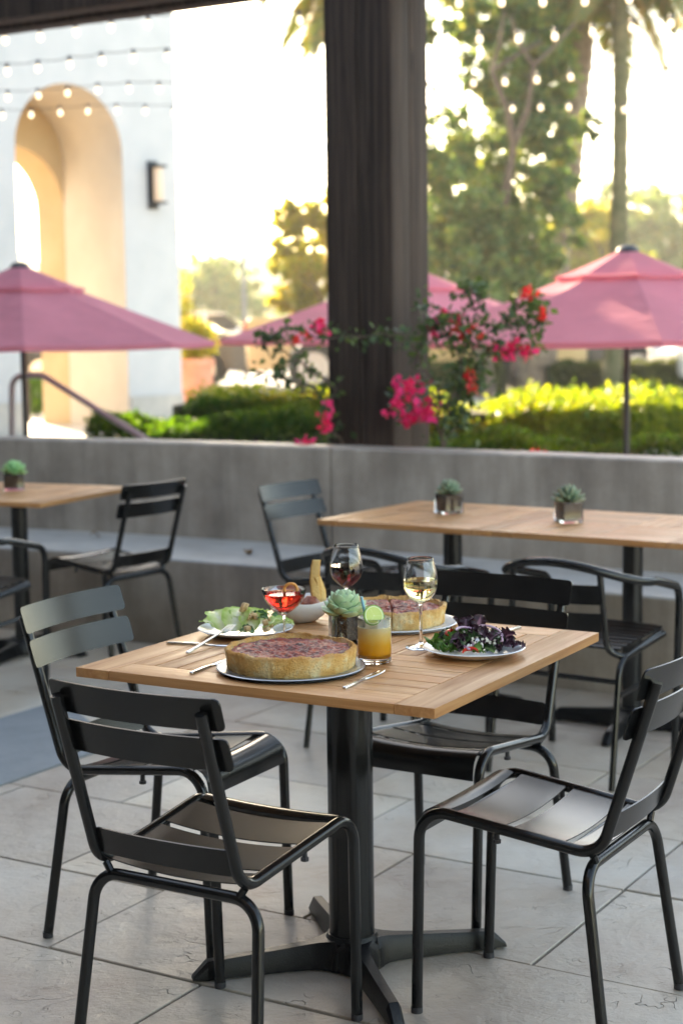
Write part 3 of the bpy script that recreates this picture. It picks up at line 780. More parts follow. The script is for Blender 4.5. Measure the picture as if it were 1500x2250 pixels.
def leafmesh(mb_, at_list, base, rot, L, W, curl, ruffle, seed, cup=.3):
    nu, nv = 12, 9; vs = []
    for i in range(nu + 1):
        t = i / nu
        wd = W * (math.sin(PI * (.12 + .80 * t)) ** .7) * (1 if t < .92 else (1 - (t - .92) * 5))
        for j in range(nv):
            v = j / (nv - 1) * 2 - 1
            x = L * t; y = wd * v; z = curl * math.sin(t * PI * .9) * L + cup * abs(v) ** 1.6 * wd
            rf = ruffle * abs(v) ** 2
            z += rf * math.sin(t * 23 + seed + v * 3) + rf * .6 * nz(x * 1.0, y, seed, 90); y += rf * .5 * math.cos(t * 19 + seed)
            vs.append(Vector(base) + rot @ Vector((x, y, z))); at_list.append(abs(v) * .8 + .2 * t)
    mb_.add(vs, [(i * nv + j, (i + 1) * nv + j, (i + 1) * nv + j + 1, i * nv + j + 1) for i in range(nu) for j in range(nv - 1)])
def build_leaf(name, material, parent, args):
    mb_ = MB(); al = []; leafmesh(mb_, al, *args); o = mb_.build(name, material, parent, autos=180)
    a_ = o.data.attributes.new('across', 'FLOAT', 'POINT'); a_.data.foreach_set('value', al); return o
def eul(a, b, c): 
    from mathutils import Euler
    return Euler((a, b, c)).to_matrix()
plate('salad_plate', 'white plate holding the caesar salad at the left of the laid table', 'plate', (-.232, 3.872, TZ), .1135, .017, M['china'])
cs = thing('caesar_salad', 'pale romaine salad with croutons heaped on the left plate', 'salad', (-.222, 3.878, TZ + .006))
rg = random.Random(3)
spec_ = [(-.058, -.035, .012, 2.0, -.9, .085, .030), (-.035, -.045, .010, 1.35, -1.0, .095, .034), (-.02, -.02, .022, .6, -.5, .08, .028), (.01, -.05, .012, 1.7, -.9, .075, .026),
         (.035, -.035, .012, .3, -.35, .07, .025), (.05, -.01, .010, -.2, -.3, .06, .024), (-.07, .0, .008, 2.6, -.4, .06, .026), (.0, .02, .016, .9, -.7, .07, .026), (-.045, .02, .012, -.6, -.8, .07, .026), (.03, .02, .018, 2.2, -.6, .06, .025)]
for i, (x, y, z, az, tilt, L, W_) in enumerate(spec_):
    build_leaf('romaine_leaf', M['romaine'], cs, ((x, y, z), eul(0, 0, az) @ eul(.2 * (i % 3 - 1), tilt * .55, 0), L, W_, .25, .0035, i * 1.7, .5))
for i, (x, y, z, az, tilt) in enumerate([(.004, -.02, .036, .5, -.2), (.012, -.005, .04, -.6, -.1), (-.022, -.055, .006, -.4, -.1), (.055, .015, .02, 1.2, -.2)]):
    build_leaf('dark_romaine_leaf', M['romaine_dark'], cs, ((x, y, z), eul(0, 0, az) @ eul(.5, tilt, 0), .042, .018, .3, .004, i * 2.1, .6))
for i in range(22):
    a = rg.uniform(0, 6.28); rr = rg.uniform(.0, .056); x, y = rr * math.cos(a) + .008, rr * math.sin(a) - .02
    z = .012 + .042 * max(0, 1 - (rr / .06) ** 2) + (.012 if i == 0 else 0)
    mb_ = MB(); s_ = rg.uniform(.011, .017); mb_.box((x, y, z), (s_, s_ * .85, s_ * rg.uniform(.5, .9)), M4=eul(rg.uniform(0, 2), rg.uniform(0, 2), rg.uniform(0, 3)))
    mb_.build('crouton', M['crouton'], cs, bevel=.002)
mb_ = MB(); mb_.box((-.012, -.012, .078), (.030, .010, .017), M4=eul(.3, -1.2, .4)); mb_.build('crouton', M['crouton'], cs, bevel=.003)
plate('salad_plate', 'white plate holding the purple mixed salad near the right corner of the laid table', 'plate', (.289, 3.592, TZ), .1135, .019, M['china'])
ms_ = thing('mixed_salad', 'dark purple and green leaf salad with onion rings on the right plate', 'salad', (.286, 3.600, TZ + .008))
kinds = ['red_leaf'] * 6 + ['green_leaf', 'spinach', 'spinach']
for i in range(62):
    a = rg.uniform(0, 6.28); rr = .085 * math.sqrt(rg.random()); x, y = rr * math.cos(a) * 1.05, rr * math.sin(a) * .9
    hgt = .032 * max(0, 1 - (rr / .095) ** 2); z = rg.uniform(.2, 1) * hgt + .002
    k_ = 'green_leaf' if (x < -.05 and y < .02) else rg.choice(kinds)
    build_leaf({'red_leaf': 'purple_leaf', 'green_leaf': 'green_leaf', 'spinach': 'spinach_leaf'}[k_], M[k_], ms_, ((x, y, z), eul(0, 0, rg.uniform(0, 6.28)) @ eul(rg.uniform(-.8, .8), rg.uniform(-.7, .15), 0), rg.uniform(.028, .048), rg.uniform(.010, .017), .25, .0045, i * .9, .7))
for x, y, z, az in ((-.018, .02, .028, 1.2), (-.03, .012, .03, 2.4), (.012, .02, .034, 1.0), (-.012, .03, .03, .2)):
    build_leaf('purple_leaf', M['red_leaf'], ms_, ((x, y, z), eul(0, 0, az) @ eul(.4, -1.1, 0), .044, .017, .2, .005, az * 3, .6))
for i, (x, y, z, r_, a0, a1, rz_) in enumerate([(-.005, -.02, .042, .034, .2, 2.9, .3), (.03, -.01, .036, .036, -.3, 2.3, -.3), (-.02, -.045, .026, .022, -1.9, 1.0, .5), (.045, -.03, .026, .024, .4, 3.2, -.9), (.0, -.055, .022, .028, 2.2, 4.2, .2)]):
    mb_ = MB(); pts_ = []
    for k in range(16):
        a = a0 + (a1 - a0) * k / 15; pts_.append(Vector((x, y, z)) + eul(.35 + .25 * i % 1, .2, rz_) @ Vector((r_ * math.cos(a), r_ * math.sin(a) * .8, 0)))
    mb_.tube(pts_, [.0016] + [.0028] * 14 + [.0014], 7); mb_.build('onion_ring', M['onion'], ms_)
mb_ = MB()
for i in range(60):
    a = rg.uniform(0, 6.28); rr = .07 * math.sqrt(rg.random()); s_ = rg.uniform(.003, .0065)
    mb_.box((rr * math.cos(a), rr * math.sin(a) * .9, .014 + .034 * max(0, 1 - (rr / .085) ** 2)), (s_, s_ * .8, s_ * .7), M4=eul(rg.random() * 3, rg.random() * 3, 0))
mb_.build('cheese_crumbs', M['cheese'], ms_, smooth=False)
for (x, y, z, a) in ((-.010, -.076, .010, .1), (-.045, .0, .036, 1.2)):
    mb_ = MB()
    def fn(u, v):
        th = u * PI; r_ = .017 * math.sin(th); ph = v * 1.3
        return Vector((x, y, z)) + eul(.2, 0, a) @ Vector((.019 * math.cos(th), r_ * math.cos(ph), r_ * math.sin(ph) * .8))
    mb_.grid(fn, 12, 5); mb_.build('tomato_wedge', M['tomato'], ms_, solid=.004)

# bowl with meatballs and bread ---------------------------------------
bw_loc = (-.108, 4.045, TZ)
mb_ = MB(); n_ = 96
def sqr(a, k=3.2): return (abs(math.cos(a)) ** k + abs(math.sin(a)) ** k) ** (-1 / k)
prof = [(.0001, .0), (.036, .0), (.040, .002), (.058, .016), (.069, .036), (.0745, .052), (.0735, .0545), (.0710, .052), (.066, .037), (.055, .018), (.035, .0055), (.0001, .0055)]
vs = []; P_ = len(prof)
for k in range(n_):
    a = 2 * PI * k / n_
    for r_, z_ in prof: s_ = 1 + (sqr(a) - 1) * .8 * min(1, r_ / .05); vs.append((r_ * s_ * math.cos(a), r_ * s_ * math.sin(a), z_ + .003 * math.cos(4 * a) * -(z_ / .055)))
mb_.add(vs, [(k * P_ + j, ((k + 1) % n_) * P_ + j, ((k + 1) % n_) * P_ + j + 1, k * P_ + j + 1) for k in range(n_) for j in range(P_ - 1)])
o = mb_.build('serving_bowl', M['china'], autos=60); o.location = bw_loc; o.rotation_euler = (0, 0, .35)
tag(o, 'white rounded square bowl with meatballs and toast behind the red cocktail', 'bowl')
M['meat'] = varied('sauced_meatball', (.16, .03, .015), (.36, .09, .035), 70, .3, 1, 130, .004, spec=.6)
def blob(r, seed, sx=1, sy=1, sz=1, am=.12):
    m_ = MB(); nu, nv = 20, 28
    def fn(u, v):
        th = u * PI; ph = v * 2 * PI; d_ = Vector((math.sin(th) * math.cos(ph), math.sin(th) * math.sin(ph), math.cos(th)))
        k = r * (1 + am * nz(d_.x, d_.y, d_.z + seed, 2.2) + am * .4 * nz(d_.x, d_.y, d_.z + seed, 7)); return (d_.x * k * sx, d_.y * k * sy, d_.z * k * sz)
    m_.grid(fn, nu, nv); return m_
for i, (dx, dy, lb) in enumerate(((.028, -.022, 'sauced meatball resting nearest the toast in the white bowl'), (-.012, .012, 'sauced meatball at the back of the white bowl'), (-.028, -.024, 'sauced meatball behind the red cocktail in the white bowl'))):
    o = blob(.0255, i * 3).build('meatball', M['meat'], autos=180); o.location = (bw_loc[0] + dx, bw_loc[1] + dy, TZ + .040); tag(o, lb, 'meatball', 'meatballs in the bowl')
def mk_toast():
    m = mat('toasted_bread', (.75, .5, .2), .7, spec=.25); t = NT(m); v = t.coords()
    at_ = t.n('ShaderNodeAttribute'); at_.attribute_name = 'across'; n = t.noise(v, 45, 5, .7)
    f_ = t.math('ADD', at_.outputs['Fac'], t.math('MULTIPLY', t.math('SUBTRACT', n, .5), .7))
    t.l(t.ramp(f_, [(.2, (.80, .55, .22)), (.6, (.68, .36, .09)), (.95, (.30, .11, .03))]), t.b.inputs['Base Color'])
    t.l(t.bump(t.noise(v, 200, 3), .7, .003), t.b.inputs['Normal']); return m
M['toast'] = mk_toast()
def toast(base, h, w_, lean, rz, seed, label):
    m_ = MB(); al = []; nu, nv = 22, 12; vs = []
    for i in range(nu + 1):
        t = i / nu; ww = w_ * (.62 + .5 * t - .95 * max(0, t - .45) ** 1.2) * (1 + .08 * nz(t, 0, seed, 9)); th = .0065 * (1 - .5 * t)
        cx = .004 * math.sin(t * 5 + seed)
        for j in range(nv):
            a = 2 * PI * j / nv; cc = math.cos(a); ss = math.sin(a)
            x = cx + ww * math.copysign(abs(cc) ** .6, cc); y = th * math.copysign(abs(ss) ** .6, ss)
            vs.append((x, y, h * t + .004 * nz(x * 40, t, seed, 2))); al.append(abs(cc) ** 2.5)
    m_.add(vs, [(i * nv + j, i * nv + (j + 1) % nv, (i + 1) * nv + (j + 1) % nv, (i + 1) * nv + j) for i in range(nu) for j in range(nv)] + [tuple(range(nv)), tuple(nu * nv + j for j in range(nv))])
    o_ = m_.build('bread_slice', M['toast'], autos=180); a_ = o_.data.attributes.new('across', 'FLOAT', 'POINT'); a_.data.foreach_set('value', al)
    o_.location = base; o_.rotation_euler = (lean[0], lean[1], rz); return tag(o_, label, 'bread', 'toasted bread slices in the bowl')
toast((bw_loc[0] + .039, bw_loc[1] - .005, TZ + .014), .138, .0165, (-.08, .06), .1, 1, 'tall pointed toasted bread slice standing in the white bowl')
toast((bw_loc[0] + .060, bw_loc[1] + .004, TZ + .016), .094, .013, (-.05, -.12), .5, 5, 'shorter toasted bread slice leaning at the right rim of the white bowl')

# glasses ---------------------------------------------------------------
def liquid(name, col, dens=1.0, rough=0):
    m = mat(name, col, rough, trans=1, ior=1.33); return m
M['white_wine'] = liquid('white_wine', (.93, .82, .42)); M['red_wine'] = liquid('red_wine', (.018, .001, .003))
M['red_drink'] = liquid('red_cocktail', (.62, .02, .012))
M['ice'] = mat('ice', (1, 1, 1), .08, trans=1, ior=1.31)
def wineglass(label, loc, liq, level, rim=.029, mx=.0395, H_=.205):
    t = thing('wine_glass', label, 'wine glass', loc)
    def rad(z):
        # bowl between z=.098 and H_
        pts_ = [(.100, .004), (.106, .014), (.114, .0245), (.124, .033), (.136, .0385), (.146, mx), (.158, mx * .985), (.172, mx * .93), (.190, mx * .83), (H_, rim)]
        for i in range(len(pts_) - 1):
            if z <= pts_[i + 1][0]:
                f_ = (z - pts_[i][0]) / (pts_[i + 1][0] - pts_[i][0]); return pts_[i][1] * (1 - f_) + pts_[i + 1][1] * f_
        return rim
    tk = .0011
    zs = [.100, .103, .106, .110, .114, .119, .124, .130, .136, .141, .146, .152, .158, .165, .172, .181, .190, .198, H_]
    out = [(.0001, 0), (.034, 0), (.0355, .0012), (.034, .0026), (.018, .0045), (.006, .009), (.0036, .016), (.0032, .05), (.0034, .085), (.0045, .095)] + [(rad(z), z) for z in zs]
    inn = [(max(.0001, rad(z) - tk), z) for z in reversed(zs[2:])] + [(.009, .1045), (.0001, .1035)]
    m_ = MB(); m_.lathe(out + [(rim - tk * .5, H_ + .0008)] + inn, 64); m_.build('glass', M['glass'], t, autos=80)
    zl = [z for z in zs[2:] if z < level - .001] + [level]
    pr = [(.0001, .1042), (.0085, .1052)] + [(rad(z) - tk - .0003, z) for z in zl] + [(.0001, level)]
    m_ = MB(); m_.lathe(pr, 64); m_.build('wine', liq, t, autos=50)
    return t
wineglass('stemmed glass half full of white wine beside the mixed salad', (.176, 3.682, TZ), M['white_wine'], .156)
wineglass('stemmed glass of dark red wine behind the succulent', (.010, 3.925, TZ), M['red_wine'], .155)
cg = thing('cocktail_glass', 'wide stemmed glass of red cocktail in front of the white bowl', 'cocktail glass', (-.134, 3.735, TZ))
tk = .0011; rr_ = .0525
m_ = MB(); m_.lathe([(.0001, 0), (.032, 0), (.033, .0012), (.015, .004), (.005, .009), (.0031, .018), (.0031, .055), (.004, .068), (.009, .073), (.024, .083), (.038, .096), (.047, .111), (rr_, .130), (rr_ - .0005, .1312),
    (rr_ - tk, .130), (.047 - tk, .111), (.038 - tk, .0965), (.024 - tk * .6, .0838), (.009, .0742), (.0001, .073)], 72); m_.build('glass', M['glass'], cg, autos=80)
m_ = MB(); m_.lathe([(.0001, .0738), (.0085, .0748), (.0228, .0843), (.0365, .0968), (.0455, .111), (.0492, .1205), (.0001, .1205)], 64); m_.build('red_cocktail', M['red_drink'], cg, autos=50)
M['peel'] = varied('orange_peel', (.62, .22, .04), (.80, .38, .10), 60, .5, .6, 160, .003)
m_ = MB(); pts_ = []
for k in range(25):
    a = -.35 + (PI + .7) * k / 24; pts_.append((.0145 * math.cos(a), .002 * math.sin(3 * a), .0155 * math.sin(a)))
m_.tube(pts_, [.0024] + [.0036] * 23 + [.0024], 8)
o = m_.build('orange_twist', M['peel']); o.location = (-.118, 3.728, TZ + .128); o.rotation_euler = (0, 0, .15); tag(o, 'curl of orange peel hooked on the rim of the red cocktail', 'garnish')
# tumbler
tg = thing('tumbler', 'short straight tumbler of orange cocktail beside the front pizza', 'tumbler', (.068, 3.528, TZ))
m_ = MB(); rt = .0362; ht = .098; bt = .013
m_.lathe([(.0001, 0), (rt - .003, 0), (rt - .001, .002), (rt, .005), (rt, ht), (rt - .0009, ht + .0009), (rt - .0018, ht), (rt - .002, bt + .004), (rt - .006, bt), (.0001, bt - .001)], 72); m_.build('glass', M['glass'], tg, autos=50)
def mk_juice():
    m = mat('orange_cocktail', (.9, .45, .05), .06, spec=.5, coat=.8); t = NT(m)
    g = t.n('ShaderNodeSeparateXYZ'); t.l(t.coords(), g.inputs[0])
    z = t.math('ADD', g.outputs[2], t.math('MULTIPLY', t.math('SUBTRACT', t.noise(t.coords(), 90, 3), .5), .012))
    c = t.ramp(z, [(.0, (0, 0, 0)), (1, (1, 1, 1))])
    mr = t.n('ShaderNodeMapRange'); mr.inputs[1].default_value = .014; mr.inputs[2].default_value = .082; t.l(z, mr.inputs[0])
    c = t.ramp(mr.outputs[0], [(.0, (.98, .40, .012)), (.4, (.98, .50, .04)), (.72, (.96, .68, .22)), (1, (.92, .82, .52))])
    t.l(c, t.b.inputs['Base Color'])
    tb_ = t.n('ShaderNodeBsdfTranslucent'); ms = t.n('ShaderNodeMixShader'); ms.inputs[0].default_value = .45
    t.l(c, tb_.inputs[0]); t.l(t.b.outputs[0], ms.inputs[1]); t.l(tb_.outputs[0], ms.inputs[2]); t.l(ms.outputs[0], t.t.nodes['Material Output'].inputs[0])
    return m
m_ = MB(); m_.lathe([(.0001, bt - .0022), (rt - .0058, bt - .001), (rt - .0014, bt + .0036), (rt + .0003, bt + .008), (rt + .0003, .079), (rt - .001, .080), (.0001, .080)], 64); m_.build('orange_cocktail', mk_juice(), tg, autos=50)
for (x, y, z, a) in ((-.009, -.008, .083, .3), (.014, .006, .081, 1.0), (-.004, .016, .082, .7), (.012, -.016, .082, 2.1)):
    m_ = MB(); m_.box((x, y, z), (.018, .018, .015), M4=eul(.3 * math.cos(a * 5), .25, a)); m_.build('ice_cube', M['ice'], tg, bevel=.003)
M['straw'] = mat('blue_straw', (.20, .52, .66), .4)
m_ = MB(); m_.tube([(.008, 0, .0), (-.004, -.001, .066), (-.0155, -.003, .128)], .0031, 12, caps=False)
o = m_.build('drinking_straw', M['straw'], solid=.0004); o.location = (.068 - .012, 3.522, TZ + .018); tag(o, 'pale blue straw standing in the orange cocktail', 'straw')
def mk_lime():
    m = mat('lime_flesh', (.55, .68, .2), .3, spec=.5); t = NT(m)
    at_ = t.n('ShaderNodeAttribute'); at_.attribute_name = 'across'
    t.l(t.ramp(at_.outputs['Fac'], [(0, (.75, .80, .45)), (.10, (.55, .66, .17)), (.78, (.50, .62, .14)), (.84, (.80, .84, .55)), (.93, (.16, .36, .03))]), t.b.inputs['Base Color'])
    t.b.inputs['Subsurface Weight'].default_value = .3; t.b.inputs['Subsurface Radius'].default_value = (.01, .01, .004)
    return m
m_ = MB(); al = []; vs = []; nr, na = 10, 48; rl = .0235
for side in (-1, 1):
    for i in range(nr + 1):
        for k in range(na):
            a = 2 * PI * k / na; r_ = rl * i / nr; spoke = abs(((a * 9 / (2 * PI)) % 1) - .5) * 2
            f_ = i / nr; al.append(.0 if (spoke > .88 and .1 < f_ < .8) else f_)
            vs.append((r_ * math.cos(a), side * (.0024 - (.0006 if i == nr else 0)), r_ * math.sin(a)))
fs = []
for s_ in (0, 1):
    o_ = s_ * (nr + 1) * na
    fs += [(o_ + i * na + k, o_ + i * na + (k + 1) % na, o_ + (i + 1) * na + (k + 1) % na, o_ + (i + 1) * na + k) for i in range(nr) for k in range(na)]
o2 = (nr + 1) * na; fs += [(nr * na + k, nr * na + (k + 1) % na, o2 + nr * na + (k + 1) % na, o2 + nr * na + k) for k in range(na)]
m_.add(vs, fs); o = m_.build('lime_wheel', mk_lime(), autos=60); a_ = o.data.attributes.new('across', 'FLOAT', 'POINT'); a_.data.foreach_set('value', al)
o.location = (.0665, 3.507, TZ + .1055); o.rotation_euler = (-.30, .1, .35); tag(o, 'lime wheel stuck in the orange cocktail', 'garnish')

# cutlery ---------------------------------------------------------------
def sweep(mb_, rows):
    """rows of (x, halfwidth, zlow, zhigh)"""
    vs = []
    for (x, hw_, a, b) in rows: vs += [(x, -hw_, a), (x, hw_, a), (x, hw_ * .8, b), (x, -hw_ * .8, b)]
    fs = []
    for i in range(len(rows) - 1):
        for j in range(4): fs.append((i * 4 + j, i * 4 + (j + 1) % 4, (i + 1) * 4 + (j + 1) % 4, (i + 1) * 4 + j))
    n = len(rows) - 1; fs += [(3, 2, 1, 0), (n * 4, n * 4 + 1, n * 4 + 2, n * 4 + 3)]; mb_.add(vs, fs)
def place2(o, a, b, z=TZ, pitch=0, roll=0):
    d_ = Vector((b[0] - a[0], b[1] - a[1], 0)); o.location = (a[0], a[1], z); o.rotation_euler = (roll, pitch, math.atan2(d_.y, d_.x))
def knife(label, a, b, L, z=TZ, pitch=0):
    t = thing('table_knife', label, 'knife', group='steel table knives')
    m_ = MB(); sweep(m_, [(0, .0035, .0, .004), (.002, .0048, 0, .0055), (.05, .0045, .0005, .0055), (L * .48, .0034, .0005, .0045)]); m_.build('handle', M['chrome'], t, bevel=.0008)
    m_ = MB(); sweep(m_, [(L * .481, .0033, .0008, .0042), (L * .52, .0045, .0012, .0032), (L * .6, .0085, .0012, .0026), (L * .82, .0088, .001, .0024), (L * .95, .0055, .001, .0022), (L, .0008, .001, .002)]); m_.build('blade', M['chrome'], t)
    place2(t, a, b, z, pitch); return t
def fork(label, a, b, L, z=TZ, pitch=0):
    t = thing('table_fork', label, 'fork', group='steel table forks')
    m_ = MB(); sweep(m_, [(0, .0035, .0, .004), (.003, .0052, 0, .005), (.05, .0046, .001, .0055), (L * .60, .003, .003, .007), (L * .70, .0036, .004, .0075)]); m_.build('handle', M['chrome'], t, bevel=.0008)
    m_ = MB(); sweep(m_, [(L * .701, .0035, .004, .0073), (L * .75, .0105, .0025, .005), (L * .81, .0118, .002, .0042)])
    for k in range(4):
        y = -.0096 + .0064 * k; m_.tube([(L * .80, y, .003), (L * .9, y, .004), (L, y * .93, .0085)], [.0019, .0017, .0009], 6)
    m_.build('tines', M['chrome'], t); place2(t, a, b, z, pitch); return t
knife('dark steel knife lying under the fork at the left edge of the laid table', (-.408, 3.765), (-.265, 3.729), .19)
fork('steel fork with its tines resting on the rim of the caesar salad plate', (-.350, 3.640), (-.245, 3.850), .205, TZ + .001, -.115)
knife('steel knife at the left of the front pizza, partly under its pan', (-.322, 3.424), (-.262, 3.562), .17)
knife('steel knife at the front edge of the laid table, right of the front pizza', (.001, 3.262), (.088, 3.444), .20)
fork('steel fork between the rear pizza and the mixed salad plate', (.345, 3.968), (.262, 3.845), .18)
knife('steel knife behind the mixed salad plate near the right corner', (.425, 3.905), (.30, 3.755), .18)

# ------------------------------------------------------------------ fallen leaves on the ledge
M['rail_grey'] = mat('grey_rail_paint', (.42, .42, .43), .4)
M['dry'] = mat('dry_leaf', (.22, .12, .05), .8)
for (px, py, d_, rz_, lb) in ((212, 1193, 8.35, .4, 'dry brown leaf on the bench ledge beside the left chair back'), (545, 1216, 7.62, 1.3, 'dry brown leaf on the bench ledge left of the grey-backed chair')):
    mb_ = MB()
    def fn(u, v):
        t = u; wd = .022 * math.sin(PI * (.04 + .93 * t)); y = wd * (2 * v - 1); return (.055 * t - .03, y, .010 + .30 * abs(y) + .012 * math.sin(t * 5))
    mb_.grid(fn, 8, 4); o = mb_.build('fallen_leaf', M['dry'], solid=.0006); p_ = at(px, py, d_); o.location = (p_.x, p_.y, .41); o.rotation_euler = (0, 0, rz_)
    tag(o, lb, 'leaf', 'dry leaves on the bench')

# ------------------------------------------------------------------ market umbrellas
def make_umbrella(label, loc, rot):
    t = thing('market_umbrella', label, 'umbrella', loc, rot, 'faded red market umbrellas'); Rr, rim, top = 1.37, 1.98, 2.53
    m_ = MB(); N = 8
    def zc(k):  # taut canvas: slightly hollow from apex to rim
        return top - (top - rim) * (k ** .93)
    def ring(k, nseg=8):
        out = []
        for i in range(N):
            a, b = 2 * PI * i / N, 2 * PI * (i + 1) / N
            for j in range(nseg):
                f_ = j / nseg; x = Rr * k * (math.cos(a) * (1 - f_) + math.cos(b) * f_); y = Rr * k * (math.sin(a) * (1 - f_) + math.sin(b) * f_)
                sag = .028 * k * math.sin(PI * f_) * math.sin(PI * min(1, k * .9)); out.append((x, y, zc(k) - sag))
        return out
    ks = [.24, .34, .44, .54, .64, .74, .84, .93, 1.0]; vs = []; nn = 8 * N
    for k in ks: vs += ring(k)
    vs += [(x * 1.002, y * 1.002, z - .035) for (x, y, z) in ring(1.0)]
    m_.add(vs, [(i * nn + j, (i + 1) * nn + j, (i + 1) * nn + (j + 1) % nn, i * nn + (j + 1) % nn) for i in range(len(ks)) for j in range(nn)])
    m_.build('canopy', M['canopy'], t, autos=12)
    m_ = MB(); ks = [.035, .12, .2, .29, .325]; vs = []
    for k in ks: vs += [(x, y, z + .022 + (.012 if k > .3 else 0)) for (x, y, z) in ring(k)]
    # scalloped hem
    hem = []
    for q_, (x, y, z) in enumerate(ring(.325)): hem.append((x * 1.01, y * 1.01, z + .018 - .012 * abs(math.sin(q_ * PI / 4))))
    vs += hem
    m_.add(vs, [(i * nn + j, (i + 1) * nn + j, (i + 1) * nn + (j + 1) % nn, i * nn + (j + 1) % nn) for i in range(len(ks)) for j in range(nn)])
    m_.build('vent_cap', M['canopy'], t, autos=12)
    m_ = MB(); m_.lathe([(.0001, 2.505), (.07, 2.50), (.072, 2.525), (.055, 2.548), (.03, 2.558), (.0001, 2.56)], 20); m_.build('finial', M['plastic_dark'], t)
    m_ = MB(); m_.tube([(0, 0, .05), (0, 0, 2.52)], .021, 14); m_.build('pole', M['plastic_dark'], t)
    m_ = MB(); m_.lathe([(.0001, 0), (.26, 0), (.27, .03), (.25, .055), (.05, .08), (.04, .22), (.0001, .22)], 28); m_.build('base', M['plastic_dark'], t)
    m_ = MB(); m_.lathe([(.022, 1.99), (.045, 1.99), (.045, 2.07), (.022, 2.07)], 16); m_.build('runner_hub', M['plastic_dark'], t)
    for i in range(N):
        a = 2 * PI * i / N; c_, s_ = math.cos(a), math.sin(a); m_ = MB()
        m_.tube([(.04 * c_, .04 * s_, 2.47), (Rr * .985 * c_, Rr * .985 * s_, rim - .018)], .008, 6)
        m_.tube([(.04 * c_, .04 * s_, 2.03), (Rr * .55 * c_, Rr * .55 * s_, zc(.55) - .02)], .007, 6); m_.build('rib', M['plastic_dark'], t)
    return t
um = make_umbrella('faded red umbrella at right with a sunlit seam, its dark pole before the golden hedge', (1.803, 10.4, LOWZ), R(-2))
dup(um, (-2.249, 11.8, LOWZ), R(11), 'faded red umbrella at left in front of the white archway')
mu = dup(um, (.56, 13.25, LOWZ), R(6), 'faded red umbrella half hidden behind the timber post'); mu.scale = (1.10, 1.10, 1.0)

# ------------------------------------------------------------------ white building with archway
bd = thing('arcade_building', 'white stucco building with a tall archway lined in glow-tinted cream at the left', 'building', (-1.715, 18.0, OUTZ), PI / 4)
def arch_wall(x0, x1, z1, cx, hw_, zs, y0, y1, rise=None):
    """slab from x0..x1, 0..z1 with an arched opening through it; returns front, intrados"""
    rise = rise or hw_; N = 28
    arc = [(cx - hw_, 0), (cx - hw_, zs)] + [(cx - hw_ * math.cos(PI * k / N), zs + rise * math.sin(PI * k / N)) for k in range(1, N)] + [(cx + hw_, zs), (cx + hw_, 0)]
    f_ = MB(); g_ = MB()
    for y in (y0, y1):
        f_.add([(x0, y, 0), (arc[0][0], y, 0), (arc[0][0], y, z1), (x0, y, z1)], [(0, 1, 2, 3)])
        f_.add([(arc[-1][0], y, 0), (x1, y, 0), (x1, y, z1), (arc[-1][0], y, z1)], [(0, 1, 2, 3)])
        a = arc[1:-1]; vs = [(x, y, z) for x, z in a] + [(x, y, z1) for x, z in a]; n = len(a)
        f_.add(vs, [(i, i + 1, n + i + 1, n + i) for i in range(n - 1)])
    f_.add([(x1, y0, 0), (x1, y1, 0), (x1, y1, z1), (x1, y0, z1)], [(0, 1, 2, 3)])
    f_.add([(x0, y0, 0), (x0, y1, 0), (x0, y1, z1), (x0, y0, z1)], [(0, 1, 2, 3)])
    f_.add([(x0, y0, z1), (x1, y0, z1), (x1, y1, z1), (x0, y1, z1)], [(0, 1, 2, 3)])
    vs = [(x, y0, z) for x, z in arc] + [(x, y1, z) for x, z in arc]; n = len(arc)
    g_.add(vs, [(i, i + 1, n + i + 1, n + i) for i in range(n - 1)])
    return f_, g_
f_, g_ = arch_wall(-11, 0, 8.2, -1.39, .66, 2.86, 0, 1.05)
f_.build('front_wall', M['stucco'], bd, autos=30); g_.build('arch_lining', M['lining'], bd, autos=30)
f_, g_ = arch_wall(-10.98, -.02, 8.1, -1.39, .657, 2.34, 1.052, 1.56)
f_.build('inner_wall', M['stucco_warm'], bd, autos=30); g_.build('arch_lining', M['stucco_warm'], bd, autos=30)
mb = MB()
for (a, b) in ((-11.0, -2.07), (-.71, .0)): mb.box(((a + b) / 2, -.014, .17), (b - a, .03, .34))
mb.build('plinth', M['plinth'], bd, bevel=.004, smooth=False)
mb = MB(); mb.box((-.711, .53, .17), (.03, 1.04, .34)); mb.build('plinth', M['stucco_warm'], bd, smooth=False)
mb = MB(); mb.box((-5.5, .79, 8.32), (11.3, 2.0, .2)); mb.build('roof_coping', M['plinth'], bd, bevel=.01)
lampg = mat('lit_lamp_glass', (.55, .46, .38), .3); _b = lampg.node_tree.nodes['Principled BSDF']; _b.inputs['Emission Color'].default_value = (1, .62, .30, 1); _b.inputs['Emission Strength'].default_value = .05
sc_ = thing('wall_lantern', 'dark framed wall lantern with a pale glass on the white building', 'wall lamp', (-1.715 - .707 * .346, 18.0 - .707 * .346, 2.96), PI / 4)
mb = MB(); mb.box((0, -.012, 0), (.13, .02, .50)); mb.build('back_plate', M['plastic_dark'], sc_, bevel=.002)
for z_ in (-.19, .19): mb = MB(); mb.box((0, -.10, z_), (.13, .16, .025)); mb.build('bracket', M['plastic_dark'], sc_, bevel=.002)
mb = MB(); mb.lathe([(.0001, -.175), (.044, -.175), (.047, -.16), (.047, .16), (.044, .175), (.0001, .175)], 24, (0, -.105, 0)); mb.build('lamp_glass', lampg, sc_)

